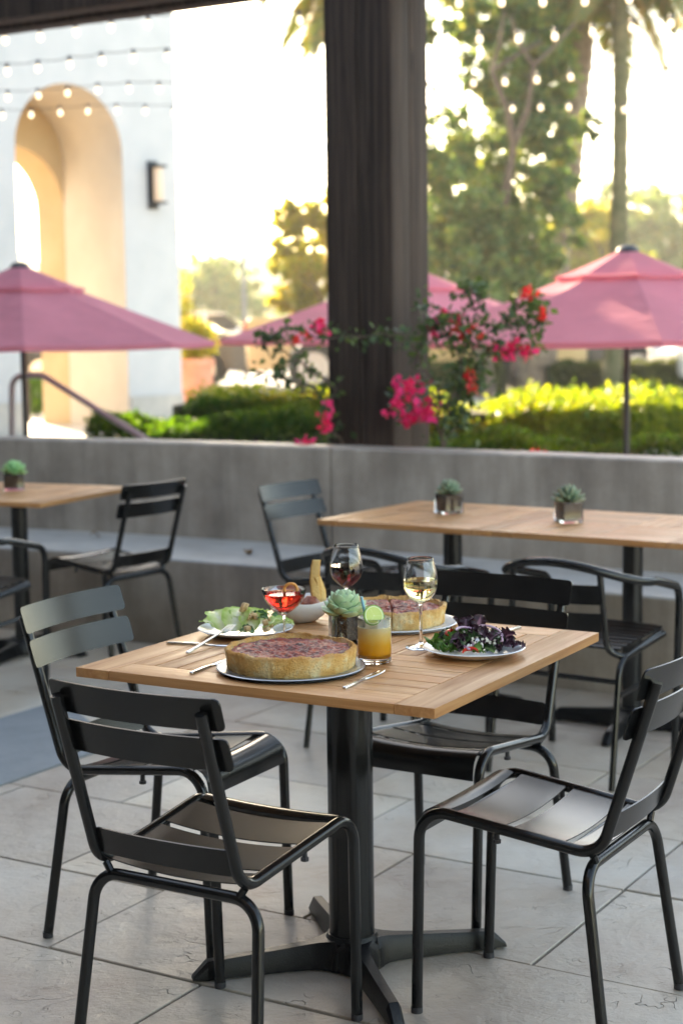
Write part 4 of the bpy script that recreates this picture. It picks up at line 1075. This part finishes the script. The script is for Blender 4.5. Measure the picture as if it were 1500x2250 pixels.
# railing and shrub seen through the arch, handrail of the steps
rl_ = thing('metal_railing', 'dark metal railing with two bars seen through the archway', 'railing', (*at(110, 900, 19.0).xy, OUTZ))
def bar(parent, name, a, b, r, m_='plastic_dark'):
    q_ = MB(); o0 = Vector(parent.location); q_.tube([Vector(a) - o0, Vector(b) - o0], r, 8); return q_.build(name, M[m_], parent)
for px in (160, 98, 57):
    p_ = at(px, 700, 19.0); bar(rl_, 'rail_post', (p_.x, p_.y, OUTZ), (p_.x, p_.y, 1.33), .022)
for py in (748, 780, 818):
    a, b = at(57, py, 19.0), at(160, py, 19.0); bar(rl_, 'rail_bar', a, b, .014)
def inside_ball(n, c, r, rg_, shell=.55):
    out = []
    while len(out) < n:
        p = rg_.normal(size=(n * 2, 3)); p /= np.linalg.norm(p, axis=1)[:, None]; rad = rg_.uniform(shell ** 3, 1, (n * 2, 1)) ** (1 / 3)
        p = p * rad * np.array(r) + np.array(c); out += list(p)
    return np.array(out[:n])
G = np.random.default_rng(11)
sh = thing('clipped_shrub', 'small clipped green shrub seen through the archway', 'shrub', (*at(78, 870, 20.5).xy, OUTZ))
leafcloud('foliage', inside_ball(2600, (0, 0, .24), (.22, .22, .25), G, .5), .045, M['hedge'], sh)
mb = MB(); mb.tube([(0, 0, 0), (0, 0, .25)], .02, 8); mb.build('stem', M['bark'], sh)
hr = thing('stair_handrail', 'bent steel handrail of the steps sloping down to the right behind the wall', 'handrail', (*at(30, 960, 12.8).xy, LOWZ))
pp = [at(27, 1130, 12.8), at(27, 826, 12.8), at(96, 826, 12.7), at(330, 972, 12.0), at(470, 1060, 11.6)]
q_ = MB(); q_.tube([p - Vector(hr.location) for p in fillet(pp, [0, .10, .14, .05, 0], 7)], .024, 12); q_.build('rail', M['rail_grey'], hr)
p_ = at(420, 1028, 11.75); q_ = MB(); q_.tube([p_ - Vector(hr.location), Vector((p_.x, p_.y, LOWZ)) - Vector(hr.location)], .02, 10); q_.build('rail_post', M['rail_grey'], hr)

# terracotta planter
pl = thing('terracotta_planter', 'tall terracotta planter with a yellowish bush beside the white building corner', 'planter', (*at(432, 880, 19.6).xy, OUTZ))
mb = MB(); mb.lathe([(.0001, 0), (.155, 0), (.165, .02), (.195, .35), (.205, .60), (.225, .61), (.225, .69), (.20, .69), (.19, .62), (.0001, .62)], 40); mb.build('pot', M['terracotta'], pl, autos=35)
pts_ = np.vstack([inside_ball(1500, (.0, 0, .88), (.26, .22, .24), G, .2), inside_ball(260, (-.12, 0, 1.3), (.10, .1, .32), G, .1)])
leafcloud('foliage', pts_, .09, M['tree_warm'], pl, .3)
mb = MB(); mb.tube([(0, 0, .6), (0, 0, 1.4)], [.02, .008], 8); mb.build('stem', M['bark'], pl)

# ------------------------------------------------------------------ hedges
def hedge(label, pts2, width, z0_, z1_, material, n, size, tops=None, seed=1, core=True, wob=.09, group='clipped hedges'):
    P = [Vector((*p, 0)) for p in pts2]; c = sum(P, Vector()) / len(P)
    t = thing('hedge', label, 'hedge', (c.x, c.y, z0_), 0, group); rg_ = np.random.default_rng(seed)
    segs = [(P[i], P[i + 1]) for i in range(len(P) - 1)]; lens = [(b - a).length for a, b in segs]; tot = sum(lens)
    def surf(k, top):
        out = []
        u = rg_.uniform(0, tot, k)
        for x in u:
            i = 0
            while x > lens[i] and i < len(lens) - 1: x -= lens[i]; i += 1
            a, b = segs[i]; d_ = (b - a).normalized(); nr = Vector((-d_.y, d_.x, 0)); p = a + d_ * x
            hz = (z1_ - z0_) * (1 + wob * noise.noise(Vector((p.x * 1.3, p.y * 1.3, seed)))) + .05 * noise.noise(Vector((p.x * 5, p.y * 5, seed)))
            if top: o_ = rg_.uniform(-.5, .5) * width; z = hz - abs(rg_.normal()) * .03 - .10 * abs(2 * o_ / width) ** 4; z += .05 * noise.noise(Vector((p.x * 4 + o_ * 4, o_ * 4, seed)))
            else:
                s_ = -1 if rg_.random() < .75 else 1; o_ = s_ * width * .5; z = rg_.uniform(.05, 1) * hz; o_ += s_ * (.06 * noise.noise(Vector((p.x * 3, p.y * 3, z * 4)))) - s_ * abs(rg_.normal()) * .03
            q = p + nr * o_; out.append((q.x - c.x, q.y - c.y, z))
        return out
    leafcloud('foliage', surf(int(n * .5), True) + surf(int(n * .5), False), size, material, t, .5, .5, seed)
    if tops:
        leafcloud('sunlit_shoots', [(x, y, z + .02 + .05 * abs(rg_.normal())) for (x, y, z) in surf(tops[1], True)], size * 1.2, tops[0], t, .5, .9, seed + 5)  # top shoots painted sunlit by the brighter leaf colour
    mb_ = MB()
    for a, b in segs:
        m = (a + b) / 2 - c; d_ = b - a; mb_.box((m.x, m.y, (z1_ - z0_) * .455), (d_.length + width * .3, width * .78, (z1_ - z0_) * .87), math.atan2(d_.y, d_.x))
    mb_.build('shade_core', M['core'], t, smooth=False); return t  # near-black box; shade between the leaves is put into its colour
hedge('dark green rounded hedge row behind the wall left of the timber post', [(-1.85, 12.75), (-.05, 12.45)], .72, LOWZ, .775, M['hedge'], 26000, .045, None, 2)
hedge('second green hedge row rising behind the left hedge, before the terracotta planter', [(-1.25, 14.2), (.25, 14.0)], .8, OUTZ - .02, .86, M['hedge'], 15000, .045, (M['hedge_sunlit'], 1500), 3)
hedge('dark clipped hedge right of the vine, just behind the wall', [(.55, 11.6), (1.9, 11.3), (3.7, 10.9)], .55, LOWZ, .665, M['hedge'], 26000, .04, None, 4, wob=.14)
hedge('golden green sunlit hedge at right behind the dark one', [(.15, 14.75), (2.0, 14.65), (5.2, 14.4)], 1.7, OUTZ - .02, .74, M['hedge_sunlit'], 46000, .05, (M['hedge_sunlit'], 9000), 5, wob=.5)
hedge('low olive box hedge by the parking lot, right of the palm trunk', [(3.12, 24.3), (4.95, 24.0)], .6, OUTZ, .88, M['box_hedge'], 9000, .05, None, 6)
hedge('low olive box hedge by the parking lot, left of the palm trunk', [(1.2, 24.4), (2.36, 24.3)], .6, OUTZ, .88, M['box_hedge'], 5000, .05, None, 7)

# ------------------------------------------------------------------ bougainvillea
bv = thing('bougainvillea', 'magenta bougainvillea climbing around the timber post behind the wall', 'climbing plant', (.48, 8.02, LOWZ))
O_ = Vector(bv.location); DD = 8.02
stems = [[(975, 1300), (973, 985), (985, 900), (1015, 800), (1055, 660), (1062, 640)],
         [(975, 985), (960, 880), (925, 775), (880, 740), (800, 735), (700, 742), (640, 722)],
         [(973, 960), (1010, 860), (1040, 760), (1110, 700), (1170, 660), (1150, 640)],
         [(985, 900), (1030, 840), (1075, 775), (1120, 762), (1175, 775)],
         [(1015, 800), (985, 740), (960, 715), (975, 695)], [(960, 880), (915, 850), (880, 860), (890, 900)],
         [(1055, 720), (1105, 720), (1150, 715), (1165, 722)], [(1040, 760), (1010, 720), (1000, 690)],
         [(1170, 660), (1190, 690), (1178, 735)], [(1010, 860), (1040, 850), (1045, 800)], [(975, 985), (1005, 930), (1025, 880)],
         [(925, 775), (940, 720), (930, 660)], [(1055, 660), (1030, 640), (1020, 635)]]
stems_l = [[(760, 990), (735, 950), (720, 900), (730, 850), (700, 862), (650, 858), (615, 820), (640, 790)],
           [(730, 850), (690, 815), (640, 790), (600, 740), (575, 735)], [(700, 862), (650, 838), (600, 828), (540, 812)], [(640, 722), (600, 735), (580, 750), (600, 790)]]
leafp = []; mb = MB()
for S_ in stems + stems_l:
    p3 = [at(x, y, DD + .05 * math.sin(x * .05) + (.35 if S_ in stems_l else 0)) - O_ for x, y in S_]
    sm = []
    for i in range(len(p3) - 1):
        for k in range(8):
            t = k / 8; sm.append(p3[i].lerp(p3[i + 1], t) + Vector((nz(i + t, 0, len(S_), 1.3), nz(0, i + t, 3, 1.3), nz(i + t, 4, 0, 1.3))) * .03)
    sm.append(p3[-1]); n = len(sm); mb.tube(sm, [.008 * (1 - .7 * i / n) for i in range(n)], 6)
    for q in sm[4:]:
        for _ in range(4 if S_ not in stems_l else 2):
            leafp.append(tuple(q + Vector(G.normal(size=3)) * .028))
for _ in range(170):   # the dense middle of the bush
    leafp.append(tuple(at(1000 + G.normal() * 42, 800 + G.normal() * 85, DD + G.normal() * .08) - O_))
mb.build('stems', M['bark'], bv)
leafcloud('leaves', leafp, .045, M['vine'], bv, .62, .1, 21)
def flowers(name, lst, m_, sd):
    for i, (px, py, sx, sy, n, d_) in enumerate(lst):
        leafcloud(name, [tuple(at(px + G.normal() * sx * .42, py + G.normal() * sy * .42, d_ + G.normal() * .04) - O_) for _ in range(int(n * 1.2))], .042, m_, bv, .85, .2, sd + i)
flowers('magenta_flower_cluster', [(905, 850, 38, 22, 34, 7.93), (870, 895, 26, 20, 24, 7.93), (935, 905, 26, 34, 40, 7.93), (895, 925, 30, 14, 20, 7.93), (988, 698, 26, 10, 20, 8.02), (962, 722, 14, 26, 16, 8.02), (1112, 770, 46, 16, 44, 8.02), (1160, 778, 14, 12, 12, 8.02), (720, 932, 22, 30, 28, 8.1), (675, 976, 30, 10, 18, 8.1), (704, 724, 26, 14, 16, 8.0)], M['magenta'], 31)
flowers('red_flower_cluster', [(1150, 645, 22, 9, 12, 8.02), (1192, 692, 14, 12, 10, 8.02), (1040, 850, 16, 20, 16, 8.02), (1035, 815, 12, 10, 8, 8.02), (1015, 728, 30, 18, 20, 8.02), (1186, 998, 12, 6, 8, 8.02), (668, 738, 14, 8, 6, 8.0)], M['red_bract'], 33)

# ------------------------------------------------------------------ trees
def branchy(mb_, p, d_, L, r, depth, tips, rg_, spread=.6):
    q = p + d_ * L; mid = p.lerp(q, .5) + Vector(rg_.normal(size=3)) * L * .06
    mb_.tube([p, mid, q], [r, r * .85, r * .65], 7)
    if depth == 0: tips.append(q); return
    for k in range(3 if depth > 1 else 2):
        nd = (d_ + Vector(rg_.normal(size=3)) * spread + Vector((0, 0, .12))).normalized(); branchy(mb_, q, nd, L * .72, r * .6, depth - 1, tips, rg_, spread)
def tree(name, label, base, height, trunk_r, clusters, leafm, size, nper, seed, group=None, trunkh=.35):
    t = thing(name, label, 'tree', base, 0, group); rg_ = np.random.default_rng(seed); mb_ = MB(); tips = []
    branchy(mb_, Vector((0, 0, 0)), Vector((.03, .02, 1)).normalized(), height * trunkh, trunk_r, 3, tips, rg_)
    mb_.build('trunk', M['bark'], t); pts_ = []
    for (c, r, k) in clusters:
        # each cluster is a handful of sprays, so gaps stay open between them
        m = max(6, int(nper * k / 75)); cs_ = inside_ball(m, c, r, rg_, .25)
        for q in cs_:
            s_ = rg_.uniform(.08, .22) * max(r) * .8; n_ = int(nper * k / m * rg_.uniform(.5, 1.5)); pts_.append(rg_.normal(size=(n_, 3)) * np.array((s_, s_, s_ * .75)) * .62 + q)
    leafcloud('crown', np.vstack(pts_), size, leafm, t, .5, .0, seed); return t
def cl(px, py, d_, rx, rz_, base, k=1):
    p = at(px, py, d_) - Vector(base); return ((p.x, p.y, p.z), (rx, rx, rz_), k)
b_ = (*at(1070, 900, 23.5).xy, OUTZ)
TD = 23.5
tree('evergreen_tree', 'tall bushy green tree filling the gap between timber post and slender palm', b_, 6.0, .14,
     [cl(px, py, TD + dd, rx * 1.35, rz * 1.35, b_, k) for (px, py, dd, rx, rz, k) in ((1030, 430, 0, .50, .70, 1.3), (1140, 330, .2, .50, .65, 1.1), (990, 560, -.2, .5, .5, 1.1), (1110, 560, .1, .62, .5, 1.3), (1080, 110, .2, .42, .5, .8), (1000, 30, .1, .40, .35, .5), (1160, 60, .2, .42, .45, .7),
      (1220, 420, .3, .30, .32, .4), (1285, 270, .3, .20, .14, .10), (985, 320, 0, .28, .4, .4), (1190, 190, .2, .28, .4, .45), (890, 450, .2, .42, .8, .7), (1060, 640, -.1, .7, .22, .8), (1180, 500, .1, .45, .5, .8), (1120, 210, .2, .35, .4, .5), (1215, 120, .1, .3, .4, .5), (1215, 300, .1, .28, .35, .5), (1200, 20, 0, .35, .3, .4))],
     M['tree'], .12, 3600, 41)
b_ = (*at(665, 860, 27.5).xy, OUTZ)
tree('roadside_tree', 'sunlit yellow green tree immediately left of the timber post', b_, 3.2, .07,
     [cl(650, 480, 27.5, .36, .30, b_, .8), cl(690, 590, 27.5, .50, .55, b_, 1.2), cl(625, 560, 27.8, .28, .40, b_, .45), cl(735, 480, 27.5, .45, .5, b_, .8), cl(650, 660, 27.5, .40, .25, b_, .5)], M['tree_warm'], .11, 3200, 42, 'lit trees by the parking lot', .3)
b_ = (*at(1300, 850, 40).xy, OUTZ)
tree('roadside_tree', 'pale bushy tree behind the slender palm trunk', b_, 4.2, .12,
     [cl(1290, 500, 40, 1.0, .6, b_, 1.2), cl(1330, 600, 40, 1.2, .6, b_, 1.2), cl(1240, 580, 40, .9, .6, b_, 1), cl(1400, 640, 40, 1.0, .5, b_, .8)], M['tree_warm'], .13, 4500, 43, 'lit trees by the parking lot', .3)
b_ = (*at(540, 850, 42).xy, OUTZ)
far = [(1380, 470, 62, 'rounded hazy tree far off right of the slender palm'), (1490, 480, 60, 'rounded hazy tree far off at the right edge'), (470, 620, 64, 'hazy tree far off just right of the white building')]
for i, (px, py, d_, lb) in enumerate(far):
    b_ = (*at(px, 850, d_).xy, OUTZ)
    tree('distant_tree', lb, b_, 5, .2, [cl(px, py, d_, 1.9, 1.2, b_, 1.3), cl(px - 60, py + 90, d_, 1.7, 1.4, b_, 1.0), cl(px + 70, py + 80, d_, 1.7, 1.4, b_, 1.0), cl(px, py + 150, d_, 2.4, 1.0, b_, 1.0)], M['tree'], .2, 3600, 50 + i, 'hazy trees beyond the parking lot', .3)

def palm(label, base, top, r0, r1, nfr, flen, seed, barkm='palm_bark', droop=1.0, dead=True):
    t = thing('palm_tree', label, 'palm', base, 0, 'palms by the parking lot'); rg_ = np.random.default_rng(seed); B = Vector((0, 0, 0)); T = Vector(top) - Vector(base)
    m_ = MB(); pts_, rs = [], []; n = 70
    for i in range(n + 1):
        f_ = i / n; pts_.append(B.lerp(T, f_) + Vector((math.sin(f_ * 4) * .05, 0, 0))); rs.append((r0 * (1 - f_) + r1 * f_) * (1 + .09 * (i % 2)) * (1 + .05 * rg_.normal()))
    m_.tube(pts_, rs, 14); m_.build('trunk', M[barkm], t, autos=80)
    for k in range(nfr):
        az = 2 * PI * k / nfr + rg_.normal() * .15; el = rg_.uniform(-.5, 1.0); L = flen * rg_.uniform(.8, 1.1)
        d_ = Vector((math.cos(az) * math.cos(el), math.sin(az) * math.cos(el), math.sin(el))); spine = []; p = T.copy(); v = d_.copy(); N = 16
        for i in range(N + 1): spine.append(p.copy()); v = (v + Vector((0, 0, -.105 * droop))).normalized(); p = p + v * (L / N)
        vs, fs = [], []
        for i in range(1, N):
            for q_ in range(4):
                f0 = (i + q_ / 4) / N; a = spine[i].lerp(spine[i + 1], q_ / 4); tg = (spine[i + 1] - spine[i]).normalized(); sd = tg.cross(Vector((0, 0, 1))).normalized()
                ll = L * .24 * math.sin(PI * min(1, f0 * .9 + .1)) + .05
                for s_ in (-1, 1):
                    e = a + (sd * s_ * .9 + tg * .55 + Vector((0, 0, -.35 + .1 * rg_.normal()))).normalized() * ll; wv = tg * .018; m = a.lerp(e, .5) + Vector((0, 0, .02)); o0 = len(vs)
                    vs += [a - wv, m - wv * 1.2, e, m + wv * 1.2, a + wv]; fs.append((o0, o0 + 1, o0 + 2, o0 + 3, o0 + 4))
        m_ = MB(); m_.add(vs, fs); m_.tube(spine, [.018 * (1 - .8 * i / N) for i in range(N + 1)], 5)
        m_.build('frond', M['palm'], t, smooth=False)
    return t
b_ = (*at(1168, 880, 24.4).xy, OUTZ)
palm('stout palm with a rough pale trunk beside the bougainvillea, its crown above the photo', b_, tuple(at(1300, -120, 25.2)), .27, .20, 30, 2.6, 61, droop=1.15)
b_ = (*at(838, 880, 21).xy, OUTZ)
palm('palm hidden behind the timber post with one frond showing at top', b_, tuple(at(800, -120, 21)), .16, .12, 20, 1.75, 62, droop=1.0)
b_ = (*at(1340, 872, 23.4).xy, OUTZ)
palm('slender palm with an overgrown trunk rising above the right umbrella', b_, tuple(at(1368, -110, 23.4)), .125, .10, 22, 1.6, 63, 'ivy_bark', droop=1.1)

# street lamp
lp = thing('street_lamp', 'thin grey street lamp in the parking lot right of the white building', 'street lamp', (*at(540, 850, 33).xy, OUTZ))
mb = MB(); mb.tube([(0, 0, 0), (0, 0, 3.5)], [.05, .035], 10); mb.build('pole', M['smooth_conc'], lp)
for s_ in (-1, 1): mb = MB(); mb.box((s_ * .16, 0, 3.5), (.30, .16, .07)); mb.build('lamp_head', M['plastic_dark'], lp, bevel=.01)

# hills
mb = MB(); nx_, ny_ = 120, 10; vs = []
for j in range(ny_ + 1):
    for i in range(nx_ + 1):
        x = -150 + 300 * i / nx_; y = 150 + 12 * j; h_ = (11 + 5 * nz(x, 0, 2, .02) + 2.2 * nz(x, y, 5, .09) + .9 * nz(x, y, 1, .35)) * math.sin(min(1, j / 4) * PI / 2)
        vs.append((x, y, OUTZ - .05 + h_))
mb.add(vs, [(j * (nx_ + 1) + i, j * (nx_ + 1) + i + 1, (j + 1) * (nx_ + 1) + i + 1, (j + 1) * (nx_ + 1) + i) for j in range(ny_) for i in range(nx_)])
struct(mb.build('hills', varied('dry_hillside', (.07, .08, .035), (.16, .14, .07), .25, .9), autos=180))

# ------------------------------------------------------------------ cars
def paint(name, c): return mat(name, c, .28, metal=.3, coat=.8)
M['lampred'] = mat('tail_lamp', (.55, .05, .03), .2); M['lampw'] = mat('head_lamp', (.8, .8, .8), .1)
def car(label, loc, rz, col, kind='sedan', L=4.5):
    t = thing({'sedan': 'parked_car', 'pickup': 'pickup_truck'}[kind], label, {'sedan': 'car', 'pickup': 'pickup truck'}[kind], loc, rz, 'vehicles in the parking lot'); pm = paint('car_paint', col); W = .9; h = L / 2
    if kind == 'sedan': low = [(-h, .35), (-h, .72), (-h + .08, .90), (-h + .7, .98), (h - 1.35, .93), (h - .25, .76), (h - .02, .60), (h, .35)]; cab = [(-h + .55, .96), (-h + 1.25, 1.38), (-h + 2.0, 1.44), (-h + 2.6, 1.40), (h - 1.25, .93)]; wr, wx = .33, (-h + .85, h - .85)
    else: low = [(-h, .45), (-h, 1.12), (-h + .05, 1.18), (h - 1.4, 1.18), (h - .2, 1.08), (h, .92), (h, .45)]; cab = [(-h + 1.75, 1.17), (-h + 1.9, 1.72), (-h + 2.4, 1.80), (h - 2.2, 1.76), (h - 1.35, 1.17)]; wr, wx = .40, (-h + 1.05, h - .95)
    # body side with wheel arches cut out
    out = [low[0]]
    bot = []
    z0_ = low[0][1] - .10
    for cx in wx:
        for k in range(11): a = PI - PI * k / 10; bot.append((cx + (wr + .06) * math.cos(a), max(z0_, wr + (wr + .05) * math.sin(a)))) 
    prof = low + [(h - .05, z0_)] + [p for p in reversed(bot)] + [(-h + .05, z0_)]
    def loft(prof_, ws_, name_, m_):
        q = MB(); n = len(prof_); vs_ = []
        for (w_, k) in ws_:
            for (x, z) in prof_: vs_.append((x * k[0], w_, z * k[1] + k[2]))
        fs = [(i * n + j, i * n + (j + 1) % n, (i + 1) * n + (j + 1) % n, (i + 1) * n + j) for i in range(len(ws_) - 1) for j in range(n)]
        fs += [tuple(range(n)), tuple((len(ws_) - 1) * n + j for j in range(n))]; q.add(vs_, fs); return q.build(name_, m_, t, autos=35)
    loft(prof, [(-W, (.985, 1, 0)), (-W + .05, (1, 1, 0)), (W - .05, (1, 1, 0)), (W, (.985, 1, 0))], 'body', pm)
    loft(cab, [(-W + .20, (.93, .97, .03)), (-W + .07, (1, 1, -.01)), (W - .07, (1, 1, -.01)), (W - .20, (.93, .97, .03))], 'windows', M['wind'])
    rf = [(x, z + .012) for x, z in cab[1:-1]] + [(cab[-2][0], cab[-2][1] - .04), (cab[1][0], cab[1][1] - .04)]
    loft(rf, [(-W + .17, (.97, 1, 0)), (W - .17, (.97, 1, 0))], 'roof', pm)
    for x in (cab[1][0] + .9,):
        for s_ in (-1, 1): q = MB(); q.box((x, s_ * (W - .075), (cab[0][1] + cab[2][1]) / 2), (.07, .03, cab[2][1] - cab[0][1] - .02)); q.build('door_pillar', pm, t)
    for cx in wx:
        for s_ in (-1, 1):
            q = MB(); y0_ = s_ * (W - .2); y1_ = s_ * (W - .005)
            q.tube([(cx, y0_, wr), (cx, y1_, wr)], wr, 28); wh = q.build('wheel', M['rubber'], t, autos=30)
            q = MB(); q.tube([(cx, y1_ - s_ * .01, wr), (cx, y1_ + s_ * .008, wr)], wr * .62, 20)
            q.build('rim', M['chrome'], wh, autos=30)
    for s_ in (-1, 1):
        q = MB(); q.box((-h + .02, s_ * (W - .16), low[1][1] - .06), (.10, .26, .16)); q.build('tail_light', M['lampred'], t, bevel=.01)
        q = MB(); q.box((h - .10, s_ * (W - .2), low[-3][1] - .10), (.20, .28, .12)); q.build('headlight', M['lampw'], t, bevel=.01)
        q = MB(); q.box((cab[-1][0] - .25, s_ * (W + .06), cab[-1][1] + .04), (.10, .16, .11)); q.build('side_mirror', pm, t, bevel=.02)
    q = MB(); q.box((-h + .0, 0, .50), (.06, 1.5, .16)); q.build('bumper', M['plastic_dark'], t, bevel=.02)
    return t
car('dark grey sedan at the left behind the terracotta planter', (-3.75, 29.5, OUTZ), R(180), (.03, .035, .045))
car('beige pickup truck in the middle, behind the timber post', (1.20, 26.6, OUTZ), 0, (.50, .36, .20), 'pickup', 5.3)
car('black sedan at right beyond the box hedge', (6.1, 27.6, OUTZ), R(5), (.012, .014, .02))
car('white car at the right edge in front of the black one', (7.0, 24.6, OUTZ), R(186), (.75, .76, .78))
car('white car farthest off, above the grey sedan', (-3.3, 43, OUTZ + .0), R(0), (.78, .79, .80))
car('silver car parked beyond the pickup, left of the stout palm trunk', (3.4, 33, OUTZ), R(0), (.6, .62, .65))

# ------------------------------------------------------------------ string lights
bulbm = mat('lit_bulb_glass', (.95, .9, .8), .1); _b = bulbm.node_tree.nodes['Principled BSDF']; _b.inputs['Emission Color'].default_value = (1, .78, .48, 1); _b.inputs['Emission Strength'].default_value = .42
m_ = MB(); m_.lathe([(.0001, -.082), (.010, -.080), (.018, -.070), (.0205, -.057), (.018, -.043), (.012, -.032), (.010, -.026)], 18); bulb_src = m_.build('bulb', bulbm)
m_ = MB(); m_.lathe([(.0001, .012), (.010, .010), (.0145, .0), (.0145, -.028), (.0001, -.030)], 12); sock_src = m_.build('socket', M['plastic_dark'])
rows = [((-2.24, 11.5), (1.01, 10.55), .262, 'topmost string of bulbs, nearest the timber beam'), ((-2.50, 12.87), (1.65, 11.6), .262, 'second string of bulbs from the top, above the archway'),
        ((-2.78, 14.3), (1.65, 13.75), .262, 'third string of bulbs from the top, crossing the arch crown'), ((-3.07, 15.5), (1.60, 15.7), .262, 'lowest string of bulbs, crossing the archway')]
first = True
for (a, b, sp, lb) in rows:
    A, B = Vector((*a, 3.50)), Vector((*b, 3.50)); d_ = (B - A).normalized()
    n0, n1 = 6, int((B - A).length / sp) + 9
    S0 = A - d_ * sp * n0; t = thing('string_lights', lb, 'string lights', tuple(S0), 0, 'strings of bulbs over the lower terrace')
    cab = []
    for k in range(n0 + n1):
        for q_ in range(4): cab.append(d_ * sp * (k + q_ / 4) + Vector((0, 0, -.012 * math.sin(PI * q_ / 4) + .02 * math.sin(k * .8))))
    m_ = MB(); m_.tube(cab, .003, 6); m_.build('cable', M['plastic_dark'], t)
    for k in range(n0 + n1):
        loc = d_ * sp * k + Vector((0, 0, -.008 + .02 * math.sin(k * .8)))
        if first: bu, so_ = bulb_src, sock_src; first = False
        else: bu = bulb_src.copy(); COL.objects.link(bu); so_ = sock_src.copy(); COL.objects.link(so_)
        bu.parent = t; bu.location = loc; so_.parent = bu; so_.location = (0, 0, 0)
        bu.rotation_euler = (G.normal() * .06, G.normal() * .06, 0)

cs.scale = (1, 1, .76)
# ------------------------------------------------------------------ haze
mb = MB(); mb.box((0, 120, 10.2), (400, 290, 24.0)); hz = mb.build('haze', bpy.data.materials.new('evening_haze'), smooth=False)
hm = hz.data.materials[0]; hm.use_nodes = True; ht_ = hm.node_tree
ht_.nodes.remove(ht_.nodes['Principled BSDF']); pv = ht_.nodes.new('ShaderNodeVolumePrincipled')
pv.inputs['Color'].default_value = (1, .96, .90, 1); pv.inputs['Density'].default_value = .0012; pv.inputs['Anisotropy'].default_value = .35
ht_.links.new(pv.outputs[0], ht_.nodes['Material Output'].inputs['Volume']); hz['kind'] = 'stuff'
